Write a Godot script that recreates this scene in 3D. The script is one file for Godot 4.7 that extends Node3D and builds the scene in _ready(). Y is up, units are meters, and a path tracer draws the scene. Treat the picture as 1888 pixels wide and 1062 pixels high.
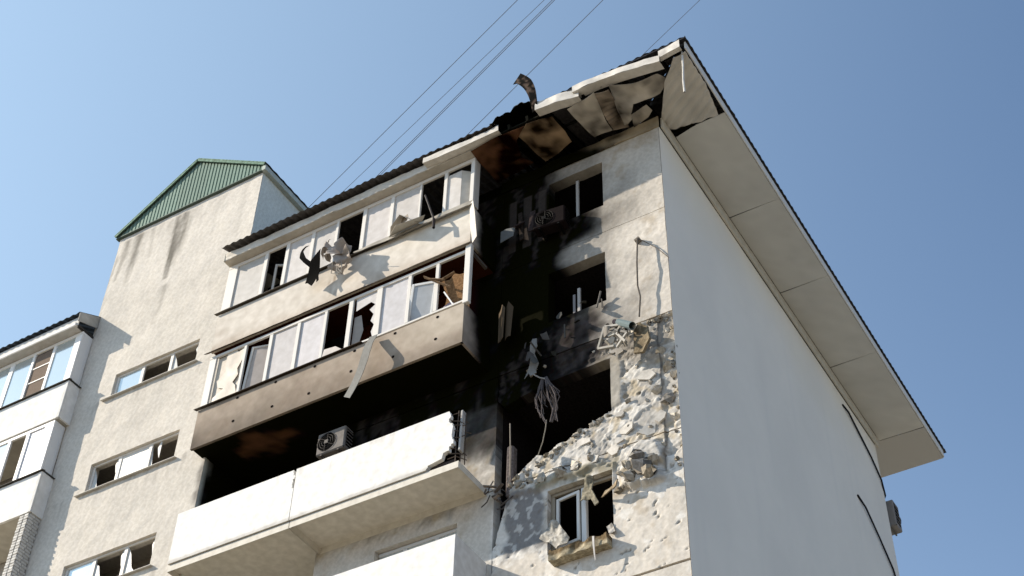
extends Node3D
# Burnt end block of a nine-storey panel building, its stair tower and the neighbouring section, seen steeply from below.

class Acc:
	var v := PackedVector3Array()
	var n := PackedVector3Array()
	var c := PackedColorArray()
	var i := PackedInt32Array()
	func tri(a: Vector3, b: Vector3, d: Vector3, col: Color) -> void:
		var nn := (d - a).cross(b - a).normalized()
		var k := v.size()
		v.append_array([a, b, d]); n.append_array([nn, nn, nn]); c.append_array([col, col, col]); i.append_array([k, k + 1, k + 2])
	func quad(a: Vector3, b: Vector3, d: Vector3, e: Vector3, col: Color) -> void:
		var nn := (d - a).cross(b - a)
		if nn.length_squared() < 1e-14:
			nn = (e - a).cross(d - a)
		nn = nn.normalized()
		var k := v.size()
		v.append_array([a, b, d, e]); n.append_array([nn, nn, nn, nn]); c.append_array([col, col, col, col])
		i.append_array([k, k + 1, k + 2, k, k + 2, k + 3])
	func mesh() -> ArrayMesh:
		var m := ArrayMesh.new()
		var a := []
		a.resize(Mesh.ARRAY_MAX)
		a[Mesh.ARRAY_VERTEX] = v; a[Mesh.ARRAY_NORMAL] = n; a[Mesh.ARRAY_COLOR] = c; a[Mesh.ARRAY_INDEX] = i
		m.add_surface_from_arrays(Mesh.PRIMITIVE_TRIANGLES, a)
		return m

var M := {}
var counts := {}
var nz := FastNoiseLite.new()
var cz := FastNoiseLite.new()
var rng := RandomNumberGenerator.new()
const SOOT := Color(0.0045, 0.004, 0.0038)
const WHITE := Color(0.80, 0.79, 0.76)
const PVC := Color(0.66, 0.63, 0.58)
const PLASTER := Color(0.60, 0.56, 0.50)
const EXPOSURE := 1.62
const TZ := 0.65     # front of the stair tower
const BZ := 1.03     # front of the balconies
const EY := 27.37    # soffit height

# ---------------------------------------------------------------- helpers
func noise(x: float, y: float, f: float, o := 0.0) -> float:
	return nz.get_noise_2d(x * f + o * 37.7, y * f - o * 19.3) * 1.6

func cells(x: float, y: float, f: float, o := 0.0) -> float:       # -1..1, one value per broken piece
	var wx := 0.05 * noise(x, y, 190.0, 13.0) + 0.02 * noise(x, y, 700.0, 14.0)
	var wy := 0.05 * noise(x, y, 190.0, 15.0) + 0.02 * noise(x, y, 700.0, 16.0)
	return cz.get_noise_2d((x + wx) * f + o * 31.0, (y + wy) * f + o * 17.0)

func numbered(parent: Node, called: String) -> String:
	var k := str(parent.get_instance_id()) + called
	var c: int = counts.get(k, 0)
	counts[k] = c + 1
	return called if c == 0 else "%s_%03d" % [called, c]

func thing(called: String, label: String, category: String, at := Vector3.ZERO, group := "") -> Node3D:
	var o := Node3D.new()
	o.name = numbered(self, called)
	add_child(o, true)
	o.position = at
	tag(o, label, category, group)
	return o

func tag(o: Node, label: String, category: String, group := "") -> void:
	o.set_meta("label", label)
	o.set_meta("category", category)
	if group:
		o.set_meta("group", group)

func part(called: String, a: Acc, m: Material, parent: Node = self, label := "") -> MeshInstance3D:
	return piece(called, a.mesh(), m, parent, label)

func piece(called: String, me: Mesh, m: Material, parent: Node = self, label := "") -> MeshInstance3D:
	var o := MeshInstance3D.new()
	o.name = numbered(parent, called)
	o.mesh = me
	o.material_override = m
	parent.add_child(o, true)
	if label:
		o.set_meta("label", label)
	var p: Node3D = parent
	while p != self and p != null:          # geometry is given in world coordinates; things stand at their base
		o.position -= p.position
		p = p.get_parent() as Node3D
	return o

func box(a: Acc, lo: Vector3, hi: Vector3, col: Color, b := 0.0) -> void:
	boxt(a, Transform3D(Basis(), (lo + hi) / 2), (hi - lo).abs(), col, b)

func boxt(a: Acc, x: Transform3D, s: Vector3, col: Color, b := 0.0) -> void:
	var h := s / 2
	b = minf(b, minf(h.x, minf(h.y, h.z)) * 0.8)
	for ax in 3:
		for sg in [-1.0, 1.0]:
			var nn := Vector3.ZERO; nn[ax] = sg
			var u := Vector3.ZERO; u[(ax + 1) % 3] = 1.0
			var w := nn.cross(u)
			var f := nn * h[ax]
			var uu := u * (h[(ax + 1) % 3] - b)
			var ww := w * (absf(w.dot(h)) - b)
			a.quad(x * (f - uu - ww), x * (f - uu + ww), x * (f + uu + ww), x * (f + uu - ww), col)
	if b <= 0.0:
		return
	for ax in 3:      # chamfers along the twelve edges
		for s1 in [-1.0, 1.0]:
			for s2 in [-1.0, 1.0]:
				var p := (ax + 1) % 3
				var q := (ax + 2) % 3
				var e := Vector3.ZERO; e[ax] = h[ax] - b
				var k1 := Vector3.ZERO; k1[p] = s1 * h[p]; k1[q] = s2 * (h[q] - b)
				var k2 := Vector3.ZERO; k2[p] = s1 * (h[p] - b); k2[q] = s2 * h[q]
				if s1 * s2 > 0:
					a.quad(x * (k1 - e), x * (k2 - e), x * (k2 + e), x * (k1 + e), col)
				else:
					a.quad(x * (k1 - e), x * (k1 + e), x * (k2 + e), x * (k2 - e), col)

func bar(a: Acc, p: Vector3, q: Vector3, w: float, h: float, col: Color) -> void:
	var z := (q - p).normalized()
	var up := Vector3.UP if absf(z.y) < 0.95 else Vector3.BACK
	var x := up.cross(z).normalized()
	boxt(a, Transform3D(Basis(x, z.cross(x), z), (p + q) / 2), Vector3(w, h, p.distance_to(q)), col)

func tube(a: Acc, pts: Array, r: float, col: Color, sides := 6) -> void:
	var rows := []
	for k in pts.size():
		var t: Vector3 = (pts[mini(k + 1, pts.size() - 1)] - pts[maxi(k - 1, 0)]).normalized()
		var s := t.cross(Vector3(0.31, 0.2, 0.93)).normalized()
		var w := s.cross(t)
		var row := []
		for j in sides:
			row.append(pts[k] + (s * cos(TAU * j / sides) + w * sin(TAU * j / sides)) * r)
		rows.append(row)
	for k in rows.size() - 1:
		for j in sides:
			var jj := (j + 1) % sides
			a.quad(rows[k][j], rows[k + 1][j], rows[k + 1][jj], rows[k][jj], col)

func steps(from: float, to: float, step: float, extra := []) -> PackedFloat32Array:
	var out := [from, to]
	for e in extra:
		if e > from + 1e-4 and e < to - 1e-4:
			out.append(e)
	out.sort()
	var r := PackedFloat32Array()
	for k in out.size() - 1:
		var nseg := maxi(1, roundi((out[k + 1] - out[k]) / step))
		for j in nseg:
			r.append(lerpf(out[k], out[k + 1], float(j) / nseg))
	r.append(out[-1])
	return r

# A wall face from o along u (right) and v (up): cells inside a rectangle or polygon of «holes» are left out and their edges get reveals of that depth.
func wall(a: Acc, o: Vector3, u: Vector3, v: Vector3, us: PackedFloat32Array, vs: PackedFloat32Array, depth: float, rects: Array, polys: Array, shade: Callable, disp = null) -> void:
	var nn := u.cross(v)
	var nu := us.size()
	var nv := vs.size()
	var base := a.v.size()
	var pos := PackedVector3Array(); pos.resize(nu * nv)
	var uv := PackedVector2Array(); uv.resize(nu * nv)
	var cols := PackedColorArray(); cols.resize(nu * nv)
	for j in nv:
		for k in nu:
			var q := Vector2(us[k], vs[j])
			if k > 0 and k < nu - 1 and j > 0 and j < nv - 1:
				var reach := 0.55 * maxf(us[k + 1] - us[k], vs[j + 1] - vs[j])
				for poly: PackedVector2Array in polys:
					for e in poly.size():
						var cp := Geometry2D.get_closest_point_to_segment(q, poly[e], poly[(e + 1) % poly.size()])
						if cp.distance_to(q) < reach:
							q = cp
							break
			uv[j * nu + k] = q
			var p := o + u * q.x + v * q.y
			cols[j * nu + k] = shade.call(p)
			if disp != null:
				p += nn * float(disp.call(p))
			pos[j * nu + k] = p
	a.v.append_array(pos)
	a.c.append_array(cols)
	for j in nv:
		for k in nu:
			var du := pos[j * nu + mini(k + 1, nu - 1)] - pos[j * nu + maxi(k - 1, 0)]
			var dv := pos[mini(j + 1, nv - 1) * nu + k] - pos[maxi(j - 1, 0) * nu + k]
			a.n.append(du.cross(dv).normalized())
	var keep := PackedByteArray(); keep.resize((nu - 1) * (nv - 1))
	for j in nv - 1:
		for k in nu - 1:
			var mid := (uv[j * nu + k] + uv[j * nu + k + 1] + uv[(j + 1) * nu + k] + uv[(j + 1) * nu + k + 1]) / 4
			var ok := 1
			for r: Rect2 in rects:
				if r.has_point(mid):
					ok = 0
			for poly: PackedVector2Array in polys:
				if Geometry2D.is_point_in_polygon(mid, poly):
					ok = 0
			keep[j * (nu - 1) + k] = ok
			if ok:
				var b := base + j * nu + k
				a.i.append_array([b, b + nu, b + nu + 1, b, b + nu + 1, b + 1])
	if depth <= 0.0:
		return
	var back := nn * -depth
	for j in nv - 1:
		for k in nu - 1:
			if not keep[j * (nu - 1) + k]:
				continue
			var i00 := j * nu + k
			var edges := [[k == 0 or not keep[j * (nu - 1) + k - 1], i00 + nu, i00], [k == nu - 2 or not keep[j * (nu - 1) + mini(k + 1, nu - 2)], i00 + 1, i00 + nu + 1],
				[j == 0 or not keep[maxi(j - 1, 0) * (nu - 1) + k], i00, i00 + 1], [j == nv - 2 or not keep[mini(j + 1, nv - 2) * (nu - 1) + k], i00 + nu + 1, i00 + nu]]
			for e in edges:
				if e[0]:
					var p: Vector3 = pos[e[1]]
					var q: Vector3 = pos[e[2]]
					a.quad(p, q, q + back, p + back, cols[e[1]])

# A bent or torn sheet: a polygon in (u, v), put in place by «map», with a thickness and real edges.
func plate(a: Acc, poly: Array, map: Callable, thick: float, cell: float, colf) -> void:
	var pp := PackedVector2Array(poly)
	var r := Rect2(pp[0], Vector2.ZERO)
	for p in pp:
		r = r.expand(p)
	var nx := maxi(1, ceili(r.size.x / cell))
	var ny := maxi(1, ceili(r.size.y / cell))
	var d := 0.01
	var at := func(p: Vector2) -> Array:
		var f: Vector3 = map.call(p)
		var n: Vector3 = ((map.call(p + Vector2(d, 0)) as Vector3) - f).cross((map.call(p + Vector2(0, d)) as Vector3) - f).normalized()
		return [f, n]
	for k in nx:
		for j in ny:
			var lo := r.position + Vector2(k * r.size.x / nx, j * r.size.y / ny)
			var s := Vector2(r.size.x / nx, r.size.y / ny)
			for part_poly in Geometry2D.intersect_polygons(PackedVector2Array([lo, lo + Vector2(s.x, 0), lo + s, lo + Vector2(0, s.y)]), pp):
				var t := Geometry2D.triangulate_polygon(part_poly)
				var done := []
				for q: Vector2 in part_poly:
					done.append(at.call(q) + [colf if colf is Color else colf.call(q)])
				for e in range(0, t.size(), 3):
					var x = done[t[e]]; var y = done[t[e + 1]]; var z = done[t[e + 2]]
					if (z[0] - x[0]).cross(y[0] - x[0]).dot(x[1]) < 0:
						var w = y; y = z; z = w
					var b := a.v.size()
					for w in [x, y, z]:
						a.v.append(w[0]); a.n.append(w[1]); a.c.append(w[2])
					for w in [x, z, y]:
						a.v.append(w[0] - w[1] * thick); a.n.append(-w[1]); a.c.append(w[2])
					a.i.append_array([b, b + 1, b + 2, b + 3, b + 4, b + 5])
	for k in pp.size():
		var p0 := pp[k]
		var p1 := pp[(k + 1) % pp.size()]
		var m := maxi(1, ceili(p0.distance_to(p1) / cell))
		for j in m:
			var x = at.call(p0.lerp(p1, float(j) / m))
			var y = at.call(p0.lerp(p1, float(j + 1) / m))
			var col: Color = colf if colf is Color else colf.call(p0.lerp(p1, float(j) / m))
			a.quad(x[0], y[0], y[0] - y[1] * thick, x[0] - x[1] * thick, col)

func mat(rough: float, bump := 0.0, scale := 1.0, metal := 0.0, mottle := 0.0, spec := 0.12) -> StandardMaterial3D:
	var m := StandardMaterial3D.new()
	m.vertex_color_use_as_albedo = true
	m.roughness = rough
	m.metallic = metal
	m.metallic_specular = spec
	if bump > 0.0:
		m.uv1_triplanar = true
		m.uv1_world_triplanar = true
		m.uv1_scale = Vector3.ONE * scale
		m.normal_enabled = true
		m.normal_scale = bump
		m.normal_texture = T.grain
		if mottle > 0.0:
			m.albedo_texture = T.mottle if mottle < 0.5 else T.dirt
	return m

var T := {}
func noise_texture(f: float, octaves: int, size: int, ramp: Array, normal: bool, strength := 6.0, kind := FastNoiseLite.TYPE_SIMPLEX_SMOOTH) -> NoiseTexture2D:
	var n := FastNoiseLite.new()
	n.noise_type = kind
	n.frequency = f
	n.fractal_octaves = octaves
	n.seed = 7 + octaves
	var t := NoiseTexture2D.new()
	t.width = size; t.height = size
	t.seamless = true
	t.noise = n
	if normal:
		t.as_normal_map = true
		t.bump_strength = strength
	else:
		var g := Gradient.new()
		g.set_color(0, ramp[0]); g.set_color(1, ramp[1])
		t.color_ramp = g
	return t

func mix(a: Color, b: Color, t: float) -> Color:
	return a.lerp(b, clampf(t, 0.0, 1.0))

func shard(size: float, k: int) -> Array:        # an uneven polygon round the origin
	var r := RandomNumberGenerator.new()
	r.seed = 100 + k
	var out := []
	var m := 5 + k % 4
	for j in m:
		var an := TAU * (j + r.randf() * 0.7) / m
		out.append(Vector2(cos(an), sin(an)) * size * r.randf_range(0.45, 1.0))
	return out

func rock(k: int) -> ArrayMesh:                   # a broken lump about 1 m across
	var r := RandomNumberGenerator.new()
	r.seed = 500 + k
	var a := Acc.new()
	var p := []
	for j in 5:
		var row := []
		for i in 6:
			var an := TAU * i / 6.0 + 0.4 * j
			var ph := -PI / 2 + PI * j / 4.0
			row.append(Vector3(cos(an) * cos(ph), sin(ph), sin(an) * cos(ph)) * 0.5 * r.randf_range(0.6, 1.1))
		p.append(row)
	for j in 4:
		for i in 6:
			var g := r.randf_range(0.85, 1.1)
			a.quad(p[j][i], p[j + 1][i], p[j + 1][(i + 1) % 6], p[j][(i + 1) % 6], Color(g, g * 0.97, g * 0.92))
	return a.mesh()

# ---------------------------------------------------------------- soot and wear: the colours that the things themselves have
var EDGE := [[27.5, -1.75], [26.9, -2.0], [26.3, -1.75], [25.5, -1.4], [25.2, -1.05], [24.8, -1.1], [24.45, -1.75], [24.1, -1.9], [23.8, -1.45], [22.6, -1.40], [22.2, -1.15], [21.9, -1.05], [21.56, -1.25], [20.9, -1.40], [20.0, -1.8], [19.4, -3.2], [19.1, -3.55], [18.8, -3.62], [17.6, -3.7], [17.2, -4.5]]
func soot_on_front(x: float, y: float) -> float:
	var e: float = EDGE[0][1]
	for k in EDGE.size() - 1:
		if y <= EDGE[k][0] and y > EDGE[k + 1][0]:
			e = lerpf(EDGE[k + 1][1], EDGE[k][1], (y - EDGE[k + 1][0]) / (EDGE[k][0] - EDGE[k + 1][0]))
	if y < 18.85:
		return 0.0
	var w := 0.5 if y > 21.6 else 0.2
	var n := noise(x, y, 80.0) * 0.24 + noise(x, y, 300.0) * 0.06
	var s := 1.0 - smoothstep(e - w * 1.8, e + w, x + n)
	if y > 21.6:
		s = maxf(s, 0.5 * (1.0 - smoothstep(e - 0.2, e + 1.2, x + n * 1.5)))
	if x < -3.84 and y < 20.9:
		s = clampf((y - 19.45) * 1.8 + n, 0.0, 0.93)
	return clampf(s, 0.0, 1.0)

func grime(p: Vector3) -> float:
	return noise(p.x - p.z, p.y, 35.0) * 0.5 + noise(p.x - p.z, p.y, 140.0) * 0.35 + noise(p.x - p.z, p.y, 600.0) * 0.25

func spalled(x: float, y: float) -> float:        # 1 where the blast took the plaster off
	var n := noise(x, y, 110.0, 3.0) * 0.16 + noise(x, y, 420.0, 4.0) * 0.07
	var low := 18.50
	if x > -1.35:
		low = 17.75 if x < -0.35 else 18.3
	if x < -2.7:
		low = 18.55
	var s := smoothstep(low - 0.05, low + 0.05, y + n) * (1.0 - smoothstep(21.50, 21.58, y + n * 0.3))
	return s

func lumps(x: float, y: float) -> float:          # angular broken layers and a few bumps
	var a := snappedf(cells(x, y * 1.2, 190.0, 1.0), 0.34)
	var b := cells(x * 1.1, y, 620.0, 2.0)
	var c := maxf(noise(x, y, 300.0, 9.0) - 0.62, 0.0) * 1.0
	return 0.45 + 0.42 * a + (0.10 * b if a > -0.2 else 0.0) + c + 0.08 * noise(x, y, 900.0, 5.0)

func front_shade(p: Vector3) -> Color:
	var x := p.x
	var y := p.y
	var g := grime(p)
	var c := PLASTER * (1.0 + 0.12 * g)
	if y > 24.4:
		c = mix(c, Color(0.50, 0.46, 0.40), 0.3)
	c = mix(c, Color(0.40, 0.33, 0.24), smoothstep(0.5, 1.1, noise(x, y, 60.0, 5.0) + 0.5 * noise(x, y, 260.0, 5.0)) * 0.5)
	var s := spalled(x, y)
	if s > 0.0:
		var l := lumps(x, y)
		var q := mix(Color(0.36, 0.34, 0.31), Color(0.62, 0.60, 0.56), smoothstep(0.05, 0.75, l))
		q = mix(q, Color(0.34, 0.335, 0.32), 0.8 * smoothstep(0.25, 0.4, cells(x, y, 210.0, 4.0)) * smoothstep(-0.1, 0.15, noise(x, y, 60.0, 11.0)))
		q = mix(q, Color(0.44, 0.37, 0.26), smoothstep(0.35, 0.8, noise(x, y, 200.0, 12.0)) * 0.7)
		q *= 1.0 + 0.14 * noise(x, y, 800.0, 2.0)
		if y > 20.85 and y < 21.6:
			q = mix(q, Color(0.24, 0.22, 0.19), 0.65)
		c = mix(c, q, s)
	if y < 18.9 and s < 0.5 and x > -3.9:
		var pe := cells(x, y, 170.0, 6.0) + 0.5 * noise(x, y, 120.0, 4.0) + 0.5 * smoothstep(16.4, 17.8, y) - 0.35
		c = mix(c, Color(0.72, 0.70, 0.66), 0.75 * smoothstep(0.0, 0.08, pe))
		c = mix(c, Color(0.40, 0.385, 0.36), 0.8 * smoothstep(0.5, 0.58, pe) * smoothstep(-0.2, 0.3, noise(x, y, 90.0, 8.0)))
		c = mix(c, Color(0.2, 0.17, 0.13), 0.7 * smoothstep(0.96, 1.0, noise(x, y, 420.0, 3.0)))
	var grey := smoothstep(-0.05, 0.1, minf(minf(x + 3.6, -2.72 - x), minf(y - 17.15, 18.6 - y)) + noise(x, y, 200.0, 2.0) * 0.08)
	if grey > 0.0:
		var spots := smoothstep(0.42, 0.52, noise(x, y, 330.0, 9.0))
		c = mix(c, mix(Color(0.24, 0.235, 0.23), Color(0.5, 0.49, 0.47), spots), grey)
	# moss and damp round the lower window
	c = mix(c, Color(0.22, 0.19, 0.11), 0.75 * smoothstep(0.0, 0.3, 0.28 - absf(y - 18.5) + noise(x, y, 180.0, 7.0) * 0.15) * smoothstep(0.1, 0.3, 1.05 - absf(x + 2.1)))
	var black := mix(SOOT, Color(0.034, 0.029, 0.027), smoothstep(0.1, 0.9, noise(x, y * 0.4, 160.0, 17.0) + 0.4 * noise(x, y, 500.0, 18.0)))
	if y > 20.85 and y < 22.4:
		black = mix(black, Color(0.075, 0.066, 0.064), smoothstep(-2.9, -1.5, x) * (0.6 + 0.5 * noise(x, y, 240.0, 19.0)))
	if y > 25.0 and y < 26.6 and x < -2.7 and x > -3.8:
		black = mix(black, Color(0.06, 0.05, 0.045), 0.7 * smoothstep(-0.2, 0.1, sin(x * 17.0)))
	if x < -2.2:
		black = mix(black, SOOT, smoothstep(24.6, 24.2, y) * smoothstep(22.0, 22.6, y))
	if x < -4.3 and y > 22.0 and y < 24.6:
		black = mix(SOOT, Color(0.06, 0.012, 0.006), smoothstep(-4.3, -4.9, x))
	if y > 17.9 and y < 21.5:
		c = mix(c, Color(0.10, 0.09, 0.08), 0.8 * (1.0 - smoothstep(0.008, 0.03, absf(x + 0.33 + 0.03 * noise(x, y, 130.0)))))
		if x > -1.36 and x < -1.14 and y > 19.75 and y < 21.0:
			c = mix(c, Color(0.40, 0.375, 0.33) * (1.0 + 0.2 * noise(x, y, 200.0)), smoothstep(-1.12, -1.18, x + 0.04 * noise(x, y, 200.0)))
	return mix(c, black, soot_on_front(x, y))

func front_relief(p: Vector3) -> float:
	var x := p.x
	var y := p.y
	var d := noise(x, y, 120.0) * 0.006 + noise(x, y, 500.0) * 0.003
	var s := spalled(x, y)
	if s > 0.0:
		var jamb := smoothstep(-1.10, -1.18, x + 0.04 * noise(x, y, 200.0)) * smoothstep(19.7, 19.85, y) * smoothstep(21.1, 21.0, y)
		d += s * (-0.07 + 0.062 * lumps(x, y) * (1.0 - 0.8 * jamb) + 0.05 * jamb)
		if x > -0.31:
			d -= s * 0.035 * smoothstep(18.0, 18.2, y)
		var out := smoothstep(0.0, 0.18, minf(minf(x + 1.25, -0.30 - x), minf(y - 17.55, 18.75 - y)) + noise(x, y, 160.0, 3.0) * 0.1)
		d += 0.17 * out * s
	if y < 18.9 and s < 0.5 and x > -3.9:
		d -= 0.008 * smoothstep(0.5, 0.56, cells(x, y, 170.0, 6.0) + 0.5 * noise(x, y, 120.0, 4.0) + 0.5 * smoothstep(16.4, 17.8, y) - 0.35)
		d -= 0.02 * smoothstep(0.94, 1.02, noise(x, y, 420.0, 3.0))
	var sill := smoothstep(0.0, 0.12, minf(minf(x + 3.6, -1.4 - x), minf(y - 18.42, 18.76 - y)) + noise(x, y, 260.0, 3.0) * 0.07)
	d += sill * 0.06
	return d

func tower_shade(p: Vector3) -> Color:
	var x := p.x
	var y := p.y
	var c := Color(0.64, 0.60, 0.535) * (1.0 + 0.10 * grime(p))
	c = mix(c, Color(0.70, 0.66, 0.60), smoothstep(28.0, 29.5, y + noise(x, y, 60.0)) * 0.5)
	var w := noise(x, y * 0.4, 110.0) * 0.06
	for st in [[-13.44, 31.05, 28.6, 0.40, 1.25], [-13.35, 31.05, 29.0, 0.85, 0.5], [-13.46, 28.4, 27.0, 0.20, 0.4], [-14.92, 31.05, 29.0, 0.34, 0.8], [-15.3, 31.0, 29.4, 0.24, 0.6], [-14.3, 31.0, 29.8, 0.4, 0.4], [-12.2, 31.0, 30.0, 0.5, 0.25], [-12.7, 30.6, 30.0, 0.14, 0.22], [-15.58, 30.5, 28.4, 0.10, 0.4]]:
		if y < st[1] and y > st[2]:
			var t: float = (st[1] - y) / (st[1] - st[2])
			var half: float = st[3] * (1.0 - t * 0.75)
			c = mix(c, Color(0.20, 0.185, 0.16), st[4] * (1.0 - smoothstep(half * 0.3, half, absf(x - st[0] + w + t * 0.08))) * smoothstep(0.0, 0.06, t) * (1.0 - 0.4 * t) * clampf(0.75 + 0.7 * noise(x, y * 0.10, 330.0, 2.0) + 0.2 * noise(x, y, 420.0), 0.0, 1.2))
	c = mix(c, Color(0.5, 0.47, 0.42), smoothstep(0.2, 0.9, noise(x * 1.0, y * 0.07, 260.0, 4.0)) * 0.35 * smoothstep(27.5, 30.5, y))
	# smoke that licked round the edge beside the burnt balcony
	c = mix(c, Color(0.05, 0.04, 0.035), smoothstep(-11.0, -10.82, x + noise(x, y, 200.0) * 0.08) * smoothstep(21.85, 21.6, y) * smoothstep(20.2, 20.9, y) * 0.6)
	for wy in [22.2, 25.05, 19.35]:
		if y < wy and y > wy - 0.7:
			c = mix(c, Color(0.36, 0.33, 0.29), 0.5 * smoothstep(0.35, 0.75, noise(x, y * 0.15, 500.0, 2.0)) * (1.0 - (wy - y) / 0.7))
	return c

func gable_shade(p: Vector3) -> Color:
	var c := Color(0.755, 0.715, 0.635) * (1.0 + 0.03 * grime(p))
	c = mix(c, Color(0.74, 0.68, 0.54), smoothstep(25.0, 27.2, p.y + noise(p.z, p.y, 30.0)) * 0.35)
	c = mix(c, Color(0.66, 0.63, 0.57), smoothstep(-0.2, 1.0, noise(p.z, p.y * 0.5, 30.0, 3.0)) * 0.35)
	c = mix(c, Color(0.55, 0.54, 0.51), smoothstep(0.6, 1.0, noise(p.z * 1.5, p.y * 0.06, 130.0, 8.0)) * smoothstep(27.0, 24.0, p.y) * 0.10)
	return c

func upper_parapet(p: Vector3) -> Color:
	var g := grime(p)
	var c := Color(0.66, 0.61, 0.54) * (1.0 + 0.06 * g)
	c = mix(c, Color(0.40, 0.30, 0.21), smoothstep(24.98, 24.5, p.y + 0.12 * g) * 0.42)
	c = mix(c, Color(0.72, 0.68, 0.60), smoothstep(-7.0, -5.0, p.x) * smoothstep(24.9, 25.4, p.y) * 0.7)
	for x in [-7.66, -7.52]:
		c = mix(c, Color(0.30, 0.24, 0.18), 0.6 * (1.0 - smoothstep(0.015, 0.05, absf(p.x - x + 0.03 * sin(p.y * 9.0)))) * (0.6 + noise(p.x, p.y, 200.0)))
	c = mix(c, Color(0.30, 0.23, 0.17), smoothstep(0.3, 0.9, noise(p.x * 0.35, p.y, 110.0, 5.0)) * 0.3)
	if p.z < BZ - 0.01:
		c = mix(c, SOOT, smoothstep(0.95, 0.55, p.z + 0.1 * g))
	return c

func lower_parapet(p: Vector3) -> Color:
	var g := grime(p)
	var c := Color(0.37, 0.31, 0.25) * (1.0 + 0.12 * g)
	var left := smoothstep(-4.6, -10.9, p.x)
	c = mix(c, Color(0.15, 0.125, 0.10), smoothstep(22.35 + 0.45 * left, 21.75, p.y + 0.10 * g) * (0.5 + 0.35 * left))
	c = mix(c, Color(0.25, 0.20, 0.155), smoothstep(-0.1, 0.8, noise(p.x * 0.5, p.y, 90.0, 5.0) + 0.4 * noise(p.x, p.y, 260.0)) * 0.55)
	c = mix(c, Color(0.06, 0.05, 0.045), smoothstep(-10.5, -11.0, p.x) * smoothstep(22.6, 21.8, p.y) * 0.5)
	c = mix(c, Color(0.52, 0.46, 0.38), smoothstep(-6.4, -4.4, p.x) * smoothstep(22.0, 22.4, p.y) * 0.8)
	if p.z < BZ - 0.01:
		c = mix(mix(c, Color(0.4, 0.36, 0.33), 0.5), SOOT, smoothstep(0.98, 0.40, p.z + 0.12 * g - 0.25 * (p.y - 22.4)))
	return c

func white_parapet(p: Vector3) -> Color:
	var c := Color(0.83, 0.82, 0.79) * (1.0 + 0.025 * grime(p))
	c = mix(c, Color(0.42, 0.39, 0.34), 0.6 * smoothstep(18.98, 18.90, p.y + 0.05 * grime(p)) * smoothstep(18.6, 18.7, p.y))
	c = mix(c, Color(0.5, 0.47, 0.42), 0.5 * smoothstep(0.55, 0.75, noise(p.x, p.y, 330.0, 3.0)) * smoothstep(0.14, 0.02, absf(p.x + 7.84)))
	c = mix(c, Color(0.6, 0.56, 0.5), 0.4 * smoothstep(0.5, 0.8, noise(p.x, p.y * 0.4, 240.0, 6.0)) * smoothstep(19.6, 20.1, p.y))
	return c

func underside(p: Vector3) -> Color:
	return Color(0.70, 0.66, 0.58) * (1.0 + 0.05 * grime(p))

func black_underside(p: Vector3) -> Color:
	var c := SOOT
	var q := 1.0 - Vector2((p.x + 9.35) / 0.75, (p.z - 0.45) / 0.42).length() + noise(p.x, p.z, 160.0) * 0.35
	return mix(c, Color(0.13, 0.062, 0.03), smoothstep(0.0, 0.6, q) * 0.8)

func flat_colour(c: Color) -> Callable:
	return func(_p): return c

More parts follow.
